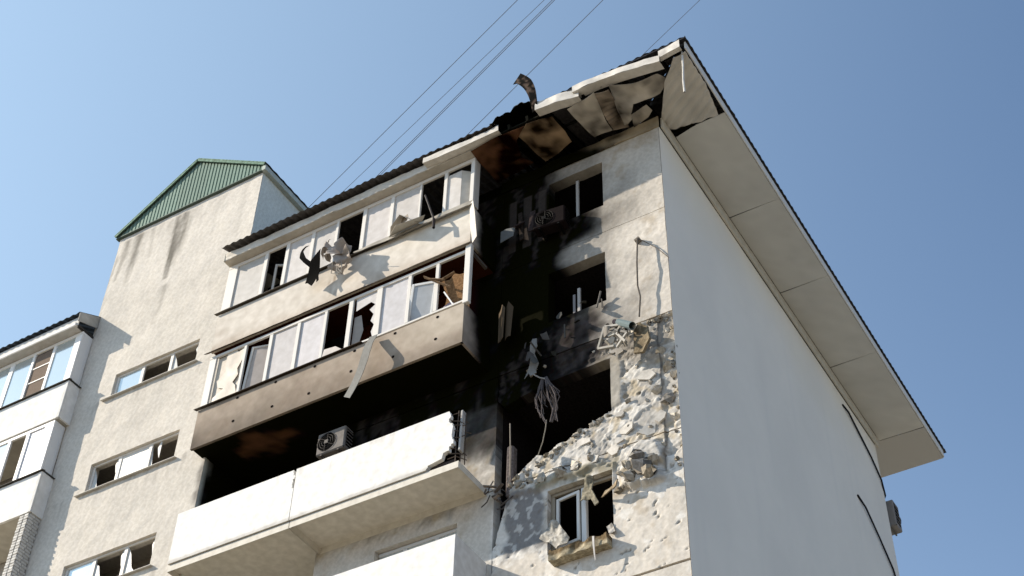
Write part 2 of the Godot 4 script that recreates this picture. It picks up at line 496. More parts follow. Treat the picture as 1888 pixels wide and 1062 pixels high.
# ---------------------------------------------------------------- the scene
func _ready() -> void:
	nz.noise_type = FastNoiseLite.TYPE_SIMPLEX_SMOOTH
	nz.frequency = 0.01
	nz.fractal_octaves = 2
	nz.seed = 3
	cz.noise_type = FastNoiseLite.TYPE_CELLULAR
	cz.cellular_return_type = FastNoiseLite.RETURN_CELL_VALUE
	cz.frequency = 0.01
	cz.seed = 5
	rng.seed = 11
	var cam := Camera3D.new()
	cam.name = "camera"
	add_child(cam)
	cam.position = Vector3(8.4438, 1.6, 19.1636)
	cam.rotation = Vector3(0.77897605, 0.56035367, 0.02821272)
	cam.fov = rad_to_deg(2 * atan(531.0 / 2807.14))
	cam.near = 0.1
	cam.far = 6000
	cam.current = true
	var sun_to := Vector3(-2.1, 1.45, 1.0).normalized()
	var env := Environment.new()
	env.background_mode = Environment.BG_SKY
	env.sky = Sky.new()
	env.sky.sky_material = sky(sun_to)
	env.tonemap_mode = Environment.TONE_MAPPER_LINEAR
	env.tonemap_exposure = EXPOSURE
	env.sdfgi_enabled = true
	env.ssao_enabled = true
	env.ssil_enabled = true
	var we := WorldEnvironment.new()
	we.name = "sky"
	we.environment = env
	add_child(we)
	var sun := DirectionalLight3D.new()
	sun.name = "sun"
	sun.light_energy = 1.6
	sun.light_color = Color(1.0, 0.95, 0.88)
	sun.light_angular_distance = 0.5
	sun.shadow_enabled = true
	add_child(sun)
	sun.look_at_from_position(sun_to * 100, Vector3.ZERO)

	T.grain = noise_texture(0.02, 5, 512, [], true, 5.0)
	T.mottle = noise_texture(0.012, 5, 512, [Color(0.90, 0.895, 0.885), Color(1, 1, 1)], false)
	T.dirt = noise_texture(0.006, 6, 1024, [Color(0.62, 0.60, 0.57), Color(1, 1, 1)], false)
	M.plaster = mat(0.95, 0.22, 1.4, 0.0, 0.3)
	M.smooth = mat(0.9, 0.08, 1.6, 0.0, 0.3)
	M.parapet = mat(0.8, 0.06, 0.5, 0.0, 0.3)
	M.paint = mat(0.6, 0.08, 0.7, 0.0, 0.3)
	M.render = mat(0.9, 0.0, 1.0, 0.0, 0.0, 0.08)
	M.pvc = mat(0.45, 0.0, 1.0, 0.0, 0.0, 0.3)
	M.metal = mat(0.6, 0.2, 1.5, 0.1, 0.3, 0.2)
	M.dull = mat(0.95, 0.5, 2.0, 0.0, 0.6)
	M.cloth = mat(0.95, 0.6, 3.0, 0.0, 0.3)
	M.film = mat(0.42, 0.05, 0.6, 0.0, 0.3, 0.4)
	M.glass = StandardMaterial3D.new()
	M.glass.albedo_color = Color(0.80, 0.84, 0.85)
	M.glass.metallic = 0.6
	M.glass.roughness = 0.12
	M.clear = StandardMaterial3D.new()
	M.clear.transparency = BaseMaterial3D.TRANSPARENCY_ALPHA
	M.clear.albedo_color = Color(0.8, 0.86, 0.86, 0.22)
	M.clear.roughness = 0.05
	M.roof = mat(0.55, 0.3, 1.0, 0.2, 0.6)

	var ground := Acc.new()
	ground.quad(Vector3(-2500, 0, -2500), Vector3(2500, 0, -2500), Vector3(2500, 0, 2500), Vector3(-2500, 0, 2500), Color(0.42, 0.385, 0.32))
	part("ground", ground, M.dull).set_meta("kind", "structure")

	end_block()
	stair_tower()
	left_block()
	debris()
	cables()

func sky(sun_to: Vector3) -> PanoramaSkyMaterial:
	var w := 384
	var h := 192
	var im := Image.create(w, h, false, Image.FORMAT_RGBAF)
	for y in h:
		var th := PI * (y + 0.5) / h
		for x in w:
			var ph := TAU * (x + 0.5) / w
			var d := Vector3(sin(ph) * sin(th), cos(th), -cos(ph) * sin(th))
			var f := pow((1.0 + d.dot(sun_to)) / 2.0, 3.0)
			var hz := pow(1.0 - maxf(d.y, 0.0), 2.0)
			var c := Color(maxf(0.05, -0.035 + 0.68 * f + 0.68 * hz), maxf(0.10, 0.01 + 0.89 * f + 0.92 * hz), 0.155 + 1.04 * f + 1.17 * hz) / EXPOSURE
			if d.y < 0.0:
				c = Color(0.30, 0.28, 0.25)
			im.set_pixel(x, y, c)
	var m := PanoramaSkyMaterial.new()
	m.panorama = ImageTexture.create_from_image(im)
	return m

# A row of glazing: verticals from «ms» (pairs: left and right edge of each post), panes between them.
func frame_bars(a: Acc, x0: float, x1: float, y0: float, y1: float, z: float, ms: Array, w: float, d: float, col: Color) -> void:
	box(a, Vector3(x0, y1 - w, z - d), Vector3(x1, y1, z), col, 0.008)
	box(a, Vector3(x0, y0, z - d), Vector3(x1, y0 + w * 0.7, z), col, 0.008)
	for m in ms:
		box(a, Vector3(m[0], y0 + w * 0.7, z - d + 0.002), Vector3(m[1], y1 - w, z - 0.002), col, 0.008)

func pane(parent: Node, x0: float, x1: float, y0: float, y1: float, z: float, m: Material, col: Color, lean := 0.0, turn := 0.0, label := "") -> MeshInstance3D:
	var a := Acc.new()
	var hw := (x1 - x0) / 2
	var hh := (y1 - y0) / 2
	var b := Basis(Vector3.UP, turn) * Basis(Vector3.RIGHT, lean)
	boxt(a, Transform3D(b, Vector3((x0 + x1) / 2, (y0 + y1) / 2, z)), Vector3(hw * 2, hh * 2, 0.012), col)
	return part("pane", a, m, parent, label)

func sash(parent: Node, x0: float, x1: float, y0: float, y1: float, z: float, lean: float, turn: float, col: Color, m: Material, glass_col: Color, roll := 0.0) -> void:       # without a material: the glass is gone
	var c := Vector3((x0 + x1) / 2, (y0 + y1) / 2, z)
	var t := Transform3D(Basis(Vector3.UP, turn) * Basis(Vector3.RIGHT, lean) * Basis(Vector3.BACK, roll), c)
	var a := Acc.new()
	var w := x1 - x0
	var h := y1 - y0
	for s in [-1.0, 1.0]:
		boxt(a, t * Transform3D(Basis(), Vector3(s * (w / 2 - 0.03), 0, 0)), Vector3(0.06, h, 0.05), col, 0.006)
		boxt(a, t * Transform3D(Basis(), Vector3(0, s * (h / 2 - 0.03), 0)), Vector3(w - 0.12, 0.06, 0.048), col, 0.006)
	part("sash", a, M.pvc, parent)
	if m == null:
		return
	var g := Acc.new()
	boxt(g, t, Vector3(w - 0.11, h - 0.11, 0.012), glass_col)
	part("pane", g, m, parent)

func pane_tint(k: int, dark := 0.0) -> Color:
	var r := fmod(k * 0.618, 1.0)
	return mix(Color(0.50 + 0.14 * r, 0.475 + 0.13 * r, 0.44 + 0.14 * r), Color(0.25, 0.2, 0.16), dark)

func end_block() -> void:
	var b := thing("apartment_building", "fire-blackened end block with a blown-out hole in its wall and torn eaves", "building")
	# ---- front wall panels, one per storey, right of the balconies and behind them
	var hole := PackedVector2Array([Vector2(-1.35, 20.98), Vector2(-1.36, 19.72), Vector2(-1.62, 19.64), Vector2(-1.85, 19.50), Vector2(-2.06, 19.52), Vector2(-2.30, 19.36), Vector2(-2.47, 19.38), Vector2(-2.81, 19.22), Vector2(-2.95, 19.28), Vector2(-3.16, 19.16), Vector2(-3.35, 19.02), Vector2(-3.48, 18.86), Vector2(-3.84, 18.70), Vector2(-3.84, 20.95), Vector2(-3.68, 20.74), Vector2(-3.31, 20.84), Vector2(-2.7, 20.96)])
	var slot := PackedVector2Array([Vector2(-3.9, 18.80), Vector2(-3.56, 18.80), Vector2(-3.53, 18.60), Vector2(-3.60, 18.35), Vector2(-3.66, 18.1), Vector2(-3.74, 17.8), Vector2(-3.80, 17.5), Vector2(-3.9, 17.4)])
	var rows := [[24.49, 27.05, 0.035], [21.60, 24.478, 0.035], [18.80, 21.57, 0.027], [15.99, 18.77, 0.027], [13.2, 15.94, 0.12], [0.0, 13.16, 1.5]]
	for k in rows.size():
		var y0: float = rows[k][0]
		var y1: float = rows[k][1]
		var st: float = rows[k][2]
		var top := 26.68 - 2.78 * k
		var rects := []
		var xs := []
		var ys := []
		if k < 5 and k != 2:
			rects.append(Rect2(-2.70, top - 1.38, 1.32, 1.38))
			xs = [-2.70, -1.38]
			ys = [top - 1.38, top]
		var a := Acc.new()
		wall(a, Vector3.ZERO, Vector3.RIGHT, Vector3.UP, steps(-3.84, 0.0, st, xs), steps(y0, y1, st, ys), 0.26, rects, [hole] if k == 2 else [slot] if k == 3 else [], front_shade, front_relief)
		part("wall_panel", a, M.plaster, b)
		a = Acc.new()
		var wt := 18.33 + 2.78 * (3 - k)
		var r2 := [Rect2(-6.50, wt - 1.4, 1.86, 1.4)] if k < 5 else []
		wall(a, Vector3(0, 0, -0.004), Vector3.RIGHT, Vector3.UP, steps(-7.94, -3.85, maxf(st, 0.09), [-6.50, -4.64]), steps(y0, y1, maxf(st, 0.09), [wt - 1.4, wt]), 0.24, r2, [], front_shade)
		part("wall_panel", a, M.smooth, b)
		a = Acc.new()
		wall(a, Vector3(0, 0, -1.3), Vector3.RIGHT, Vector3.UP, steps(-10.79, -7.7, 0.2), steps(y0, y1, 0.2), 0.2, [], [], front_shade)
		wall(a, Vector3(-7.936, 0, -0.006), Vector3.FORWARD, Vector3.UP, steps(0.0, 1.3, 0.2), steps(y0, y1, 0.2), 0.0, [], [], front_shade)
		part("recess_wall", a, M.smooth, b)
	# ---- gable wall, back wall
	var ga := Acc.new()
	wall(ga, Vector3(0.012, 0, 0.004), Vector3.FORWARD, Vector3.UP, steps(0.0, 12.5, 0.16), steps(12.0, 27.04, 0.16), 0.0, [], [], gable_shade)
	ga.quad(Vector3(0.012, 0, 0.004), Vector3(0.012, 12, 0.004), Vector3(0.012, 12, -12.496), Vector3(0.012, 0, -12.496), Color(0.56, 0.55, 0.51))
	box(ga, Vector3(-10.8, 0, -12.52), Vector3(0.008, 27.3, -12.25), Color(0.56, 0.55, 0.51))
	box(ga, Vector3(-0.26, 0, -12.2), Vector3(-0.004, 27.03, -0.27), Color(0.2, 0.18, 0.16))
	part("gable_wall", ga, M.render, b)
	var fr := Acc.new()      # board under the eaves of the gable
	boxt(fr, Transform3D(Basis(Vector3.BACK, 0.0), Vector3(0.055, 27.20, -6.35)), Vector3(0.05, 0.32, 12.6), Color(0.56, 0.53, 0.46), 0.01)
	part("frieze_board", fr, M.paint, b)
	fr = Acc.new()
	plate(fr, [Vector2(0.02, 27.02), Vector2(-3.9, 27.03), Vector2(-3.9, 27.36), Vector2(0.02, 27.35)], func(p): return Vector3(p.x, p.y, 0.045 + 0.035 * noise(p.x, p.y, 80.0)), 0.03, 0.12, func(p): return mix(Color(0.36, 0.30, 0.21) * (1.0 + 0.3 * noise(p.x, p.y, 120.0)), SOOT, smoothstep(-0.5, -1.7, p.x + noise(p.x, p.y, 200.0) * 0.4)))
	part("frieze_board", fr, M.paint, b, "scorched board under the torn front eave")
	# ---- floors and partitions inside, blackened
	for k in 6:
		var y := 27.02 - 2.8 * k
		var a := Acc.new()
		box(a, Vector3(-7.9, y - 0.2, -12.2), Vector3(-0.28, y, -0.262), Color(0.03, 0.026, 0.024) if k else Color(0.02, 0.018, 0.017))
		box(a, Vector3(-10.78, y - 0.2, -12.2), Vector3(-7.96, y, -1.51), Color(0.03, 0.026, 0.024))
		part("floor_slab", a, M.dull, b)
		if k == 5:
			continue
		var rust := Color(0.11, 0.035, 0.015) if k == 2 else Color(0.018, 0.016, 0.015)
		a = Acc.new()
		wall(a, Vector3(0, 0, -3.6), Vector3.RIGHT, Vector3.UP, steps(-3.8, -0.3, 0.15), steps(y - 2.8, y - 0.2, 0.15), 0.12, [], [], func(p): return mix(rust, SOOT, smoothstep(-0.3, 0.5, noise(p.x, p.y, 70.0, 2.0) + (p.y - y + 1.2) * 0.3)))
		box(a, Vector3(-3.96, y - 2.8, -7.0), Vector3(-3.84, y - 0.2, -0.27), Color(0.02, 0.018, 0.017))
		box(a, Vector3(-7.9, y - 2.8, -3.8), Vector3(-3.97, y - 0.2, -3.68), Color(0.03, 0.02, 0.018))
		part("partition_wall", a, M.dull, b)
	# ---- windows of the right column (frames mostly burnt out)
	for k in [0, 1]:
		var a := Acc.new()
		var y: float = 26.68 - 2.78 * k
		var fc := Color(0.34, 0.32, 0.30)
		box(a, Vector3(-2.10, y - 1.36, -0.17), Vector3(-2.03, y - 0.10 - 0.5 * k, -0.12), fc, 0.01)
		if k == 1:
			box(a, Vector3(-2.22, y - 1.36, -0.19), Vector3(-2.16, y - 0.7, -0.15), Color(0.2, 0.19, 0.19), 0.01)
		box(a, Vector3(-2.68, y - 1.37, -0.17), Vector3(-1.40, y - 1.33, -0.11), Color(0.10, 0.09, 0.09))
		part("window", a, M.pvc, b, "burnt-out window with one standing frame bar")
	var wd := Acc.new()
	var wy := 18.34
	frame_bars(wd, -2.70, -1.385, wy - 1.38, wy - 0.02, -0.12, [[-2.70, -2.62]], 0.06, 0.07, Color(0.30, 0.26, 0.20))
	box(wd, Vector3(-2.07, wy - 1.33, -0.19), Vector3(-1.97, wy - 0.1, -0.10), Color(0.62, 0.62, 0.60), 0.01)
	var wdp := part("window", wd, M.pvc, b, "shattered window with a white frame under the hole")
	sash(wdp, -2.60, -2.09, wy - 1.22, wy - 0.14, -0.13, 0.0, -0.12, Color(0.62, 0.61, 0.58), null, Color.WHITE)
	var ws := Acc.new()
	wall(ws, Vector3(0, 0, 0.20), Vector3.RIGHT, Vector3.UP, steps(-2.56, -1.42, 0.03), steps(16.66, 16.90, 0.03), 0.22, [], [PackedVector2Array([Vector2(-2.6, 16.95), Vector2(-2.5, 16.85), Vector2(-2.36, 16.87), Vector2(-2.25, 16.82), Vector2(-2.0, 16.88), Vector2(-1.85, 16.83), Vector2(-1.7, 16.89), Vector2(-1.55, 16.84), Vector2(-1.4, 16.88), Vector2(-1.4, 16.95)])], func(p): return mix(Color(0.50, 0.44, 0.32), Color(0.20, 0.15, 0.09), smoothstep(16.74, 16.80, p.y + 0.04 * noise(p.x, p.y, 300.0))) * (1.0 + 0.25 * noise(p.x, p.y, 400.0)), func(p): return 0.03 * noise(p.x, p.y, 260.0))
	part("window_sill", ws, M.dull, wdp)
	# ---- window behind the lowest balcony
	var lw := Acc.new()
	frame_bars(lw, -6.49, -4.65, 16.94, 18.32, -0.12, [[-5.92, -5.83], [-5.20, -5.10]], 0.07, 0.06, Color(0.55, 0.54, 0.51))
	var lwp := part("window", lw, M.pvc, b, "window of three dark panes behind the lowest balcony")
	for q in [[-6.48, -5.92], [-5.83, -5.20], [-5.10, -4.66]]:
		pane(lwp, q[0], q[1], 17.0, 18.25, -0.15, M.glass, Color.WHITE)
	end_balconies(b)
	end_roof(b)

func end_balconies(b: Node3D) -> void:
	var st := 0.07
	# upper glazed balcony
	var a := Acc.new()
	wall(a, Vector3(0, 0, BZ), Vector3.RIGHT, Vector3.UP, steps(-10.92, -4.0, st), steps(24.60, 25.74, st), 0.06, [], [], upper_parapet)
	wall(a, Vector3(-3.996, 0, BZ - 0.003), Vector3.FORWARD, Vector3.UP, steps(0.0, 1.0, st), steps(24.60, 25.74, st), 0.05, [], [], upper_parapet)
	box(a, Vector3(-10.90, 24.62, 0.0), Vector3(-4.06, 24.76, BZ - 0.07), Color(0.05, 0.012, 0.006))
	var up := part("balcony", a, M.parapet, b, "upper glazed balcony with a beige parapet and broken panes")
	var f := Acc.new()
	var posts := [[-10.92, -10.64], [-9.83, -9.72], [-9.20, -9.09], [-8.46, -8.36], [-7.76, -7.68], [-7.01, -6.90], [-6.24, -6.14], [-5.45, -5.40], [-4.80, -4.71], [-4.10, -4.0]]
	frame_bars(f, -10.92, -4.0, 25.84, 27.36, BZ - 0.02, posts, 0.10, 0.06, PVC)
	box(f, Vector3(-4.055, 25.84, 0.78), Vector3(-4.002, 27.33, BZ - 0.085), PVC * 0.8, 0.01)
	part("window_frame", f, M.pvc, up)
	var lg := Acc.new()
	plate(lg, [Vector2(-11.0, 0.0), Vector2(-6.2, 0.0), Vector2(-6.2, 0.10), Vector2(-11.0, 0.10)], func(p): return Vector3(p.x, 25.795 - p.y * 0.3, BZ - 0.03 + p.y), 0.012, 0.4, Color(0.10, 0.085, 0.07))
	part("window_sill", lg, M.metal, up)
	lg = Acc.new()
	plate(lg, [Vector2(-7.1, 0.0), Vector2(-3.96, 0.0), Vector2(-3.93, 0.2), Vector2(-6.2, 0.19), Vector2(-7.05, 0.11)], func(p): return Vector3(p.x, 25.87 - p.y, BZ + 0.035 + p.y * 0.35 + 0.012 * noise(p.x, p.y, 120.0)), 0.01, 0.15, func(p): return Color(0.33, 0.31, 0.27) * (1.0 + 0.3 * noise(p.x, p.y, 150.0)))
	part("flashing_strip", lg, M.metal, up, "bent grey metal flashing along the sill")
	var z := BZ - 0.06
	for q in [[-10.65, -9.82, 0, 0.0], [-9.09, -8.45, 1, 0.0], [-8.37, -7.75, 2, 0.0], [-6.91, -6.23, 3, 0.1], [-6.15, -5.44, 4, 0.05], [-4.72, -4.36, 5, -0.4]]:
		pane(up, q[0], q[1], 25.89, 27.27 if q[2] != 5 else 27.15, z, M.film, pane_tint(q[2], maxf(q[3], 0.0)) * (1.2 if q[3] < 0 else 1.0), 0.0, 0.0)
	var sh := Acc.new()     # loose sheet in the last bay
	plate(sh, [Vector2(-4.36, 25.88), Vector2(-4.08, 25.9), Vector2(-4.07, 27.0), Vector2(-4.2, 27.1), Vector2(-4.36, 27.15)], func(p): return Vector3(p.x, p.y, z - (p.x + 4.36) * 0.5), 0.006, 0.1, Color(0.58, 0.54, 0.47))
	part("pane", sh, M.film, up)
	sash(up, -9.66, -9.24, 25.92, 26.98, z - 0.26, 0.0, 0.5, PVC * 0.7, null, Color.WHITE)
	# lower glazed balcony
	a = Acc.new()
	wall(a, Vector3(0, 0, BZ), Vector3.RIGHT, Vector3.UP, steps(-10.92, -4.06, st), steps(21.81, 22.88, st), 0.06, [], [], lower_parapet)
	wall(a, Vector3(-4.056, 0, BZ - 0.003), Vector3.FORWARD, Vector3.UP, steps(0.0, 1.0, st), steps(21.81, 22.90, st), 0.05, [], [], lower_parapet)
	wall(a, Vector3(-4.1, 21.83, 0.0), Vector3.LEFT, Vector3.BACK, steps(0.0, 6.8, 0.12), steps(-1.3, BZ - 0.065, 0.12), 0.0, [], [], black_underside)
	box(a, Vector3(-10.78, 21.84, -1.29), Vector3(-7.95, 21.98, 0.0), SOOT)
	box(a, Vector3(-10.88, 21.85, 0.004), Vector3(-4.12, 21.98, BZ - 0.07), SOOT)
	var lo := part("balcony", a, M.parapet, b, "smoke-stained glazed balcony above the burnt-out one")
	f = Acc.new()
	posts = [[-10.92, -10.72], [-9.93, -9.85], [-9.22, -9.12], [-8.46, -8.36], [-7.72, -7.64], [-7.07, -6.95], [-6.34, -6.19], [-5.54, -5.45], [-4.84, -4.75], [-4.11, -4.062]]
	frame_bars(f, -10.92, -4.062, 22.95, 24.46, BZ - 0.02, posts, 0.08, 0.06, PVC * 0.95)
	box(f, Vector3(-4.10, 22.86, BZ - 0.09), Vector3(-3.955, 24.56, BZ + 0.015), PVC, 0.012)
	box(f, Vector3(-4.05, 24.40, 0.35), Vector3(-3.99, 24.46, BZ - 0.095), Color(0.10, 0.09, 0.08))
	part("window_frame", f, M.pvc, lo)
	lg = Acc.new()
	plate(lg, [Vector2(-11.0, 0.0), Vector2(-6.55, 0.0), Vector2(-6.55, 0.10), Vector2(-11.0, 0.10)], func(p): return Vector3(p.x, 22.925 - p.y * 0.3, BZ - 0.03 + p.y), 0.012, 0.4, Color(0.06, 0.045, 0.035))
	part("window_sill", lg, M.metal, lo)
	lg = Acc.new()
	plate(lg, [Vector2(-11.02, 0.0), Vector2(-3.96, 0.0), Vector2(-3.96, 0.10), Vector2(-6.4, 0.09), Vector2(-7.2, 0.12), Vector2(-8.4, 0.07), Vector2(-11.02, 0.12)], func(p): return Vector3(p.x, 24.60 - p.y * 0.75, BZ - 0.01 + p.y * 0.8 + 0.006 * noise(p.x, p.y, 150.0)), 0.014, 0.2, func(p): return mix(Color(0.09, 0.06, 0.045), Color(0.40, 0.34, 0.28), smoothstep(-6.6, -6.0, p.x)))
	part("flashing_strip", lg, M.metal, lo)
	for q in [[-10.72, -9.92, 0, 0.0], [-9.13, -8.45, 2, 0.12], [-8.37, -7.71, 3, 0.08], [-6.20, -5.53, 6, 0.03]]:
		if q[2] == 0:
			continue
		pane(lo, q[0], q[1], 22.99, 24.40, z, M.film, pane_tint(q[2] + 3, q[3]) * Color(0.93, 0.95, 1.02))
	# torn film and shards in the first bay
	sh = Acc.new()
	plate(sh, [Vector2(-10.68, 23.0), Vector2(-9.95, 23.0), Vector2(-10.03, 23.3), Vector2(-10.12, 23.42), Vector2(-10.0, 23.6), Vector2(-10.06, 23.8), Vector2(-9.96, 24.02), Vector2(-9.94, 24.39), Vector2(-10.1, 24.30), Vector2(-10.16, 24.39), Vector2(-10.42, 24.36), Vector2(-10.44, 24.1), Vector2(-10.40, 23.86), Vector2(-10.62, 23.66), Vector2(-10.55, 23.44), Vector2(-10.36, 23.33), Vector2(-10.64, 23.17)], func(p): return Vector3(p.x, p.y, z + 0.01 * noise(p.x, p.y, 90.0)), 0.008, 0.15, Color(0.58, 0.52, 0.44))
	part("pane", sh, M.film, lo, "cracked pane with a jagged edge")
	pane(lo, -10.70, -9.94, 23.0, 24.38, z - 0.035, M.film, Color(0.52, 0.46, 0.38))
	sash(lo, -9.80, -9.22, 22.97, 24.30, z - 0.10, 0.0, 0.22, PVC * 0.8, M.film, Color(0.42, 0.37, 0.33), -0.05)
	# shards in the sixth bay
	sh = Acc.new()
	plate(sh, [Vector2(-6.36, 23.0), Vector2(-6.42, 23.22), Vector2(-6.36, 23.4), Vector2(-6.46, 23.55), Vector2(-6.40, 23.72), Vector2(-6.52, 23.9), Vector2(-6.38, 24.0), Vector2(-6.5, 24.12), Vector2(-6.88, 24.02), Vector2(-6.9, 24.38), Vector2(-6.33, 24.4), Vector2(-6.33, 23.0)], func(p): return Vector3(p.x, p.y, z), 0.008, 0.2, Color(0.55, 0.53, 0.52))
	plate(sh, [Vector2(-6.94, 23.0), Vector2(-6.80, 23.05), Vector2(-6.72, 23.5), Vector2(-6.80, 23.95), Vector2(-6.94, 23.9)], func(p): return Vector3(p.x, p.y, z - 0.05 - 0.3 * (p.x + 6.94)), 0.008, 0.2, Color(0.36, 0.32, 0.28))
	part("pane", sh, M.film, lo, "broken pane reduced to hanging shards")
	# loose sashes in the eighth and ninth bays
	sash(lo, -5.48, -4.90, 22.98, 24.02, z - 0.05, 0.12, 0.15, WHITE * 0.9, M.film, Color(0.42, 0.44, 0.46), -0.12)
	# flush black discs drawn in place of holes through the parapet
	for q in [[-9.82, 22.15], [-8.78, 22.12], [-9.82, 22.80], [-8.79, 22.80], [-7.76, 22.79], [-7.82, 22.07], [-6.77, 22.22], [-6.74, 22.77], [-5.72, 22.15], [-5.73, 22.80], [-4.70, 22.17], [-4.69, 22.77]]:
		var bo := Acc.new()
		tube(bo, [Vector3(q[0], q[1], BZ - 0.01), Vector3(q[0], q[1], BZ + 0.006)], 0.034, Color(0.015, 0.012, 0.01), 8)
		plate(bo, [Vector2(-0.03, -0.02), Vector2(0, -0.034), Vector2(0.03, -0.02), Vector2(0.03, 0.02), Vector2(0, 0.034), Vector2(-0.03, 0.02)], func(p): return Vector3(q[0] + p.x, q[1] + p.y, BZ + 0.008), 0.004, 0.1, Color(0.012, 0.010, 0.009))
		part("dark_hole_disc", bo, M.dull, lo)
	# open burnt-out balcony with the white parapet, in two slabs
	for h in [[-10.86, -7.855], [-7.835, -4.12]]:
		a = Acc.new()
		var right: bool = h[1] > -5
		var torn := [PackedVector2Array([Vector2(-4.26, 20.16), Vector2(-4.21, 19.98), Vector2(-4.25, 19.86), Vector2(-4.15, 19.72), Vector2(-4.17, 19.5), Vector2(-4.12, 19.3), Vector2(-4.24, 19.16), Vector2(-4.33, 19.14), Vector2(-4.36, 19.02), Vector2(-4.6, 18.98), Vector2(-4.7, 18.90), Vector2(-4.0, 18.8), Vector2(-4.0, 20.2)])] if right else [PackedVector2Array([Vector2(-7.86, 20.2), Vector2(-7.93, 20.1), Vector2(-7.86, 19.95), Vector2(-7.90, 19.75), Vector2(-7.852, 19.6), Vector2(-7.84, 20.2)])]
		wall(a, Vector3(0, 0, BZ), Vector3.RIGHT, Vector3.UP, steps(h[0], h[1], 0.045), steps(18.88, 20.11, 0.045), 0.09, [], torn, white_parapet)
		wall(a, Vector3(h[1] + (0.12 if right else 0.0), 18.86, 0.0), Vector3.LEFT, Vector3.BACK, steps(0.0, h[1] + (0.12 if right else 0.0) - h[0], 0.15), steps(-1.28 if not right else 0.0, BZ - 0.03, 0.15), 0.15, [], [], underside)
		box(a, Vector3(h[0] + 0.02, 18.89, 0.02), Vector3(h[1], 19.0, BZ - 0.1), Color(0.06, 0.05, 0.045))
		part("balcony", a, M.paint, b, "white parapet slab of the burnt-out open balcony, broken at its end" if right else "left white parapet slab of the burnt-out open balcony")
	# balcony below
	a = Acc.new()
	wall(a, Vector3(0, 0, BZ), Vector3.RIGHT, Vector3.UP, steps(-7.6, -3.96, 0.09), steps(15.9, 17.20, 0.09), 0.08, [], [PackedVector2Array([Vector2(-5.1, 17.3), Vector2(-5.04, 17.18), Vector2(-4.93, 17.19), Vector2(-4.9, 17.3)])], white_parapet)
	wall(a, Vector3(-3.955, 0, BZ - 0.003), Vector3.FORWARD, Vector3.UP, steps(0.0, 1.02, 0.12), steps(15.9, 17.2, 0.12), 0.07, [], [], flat_colour(Color(0.66, 0.66, 0.65)))
	box(a, Vector3(-7.6, 15.9, 0.003), Vector3(-4.04, 16.04, BZ - 0.09), Color(0.6, 0.58, 0.54))
	part("balcony", a, M.paint, b, "lowest visible balcony with a plain white parapet")

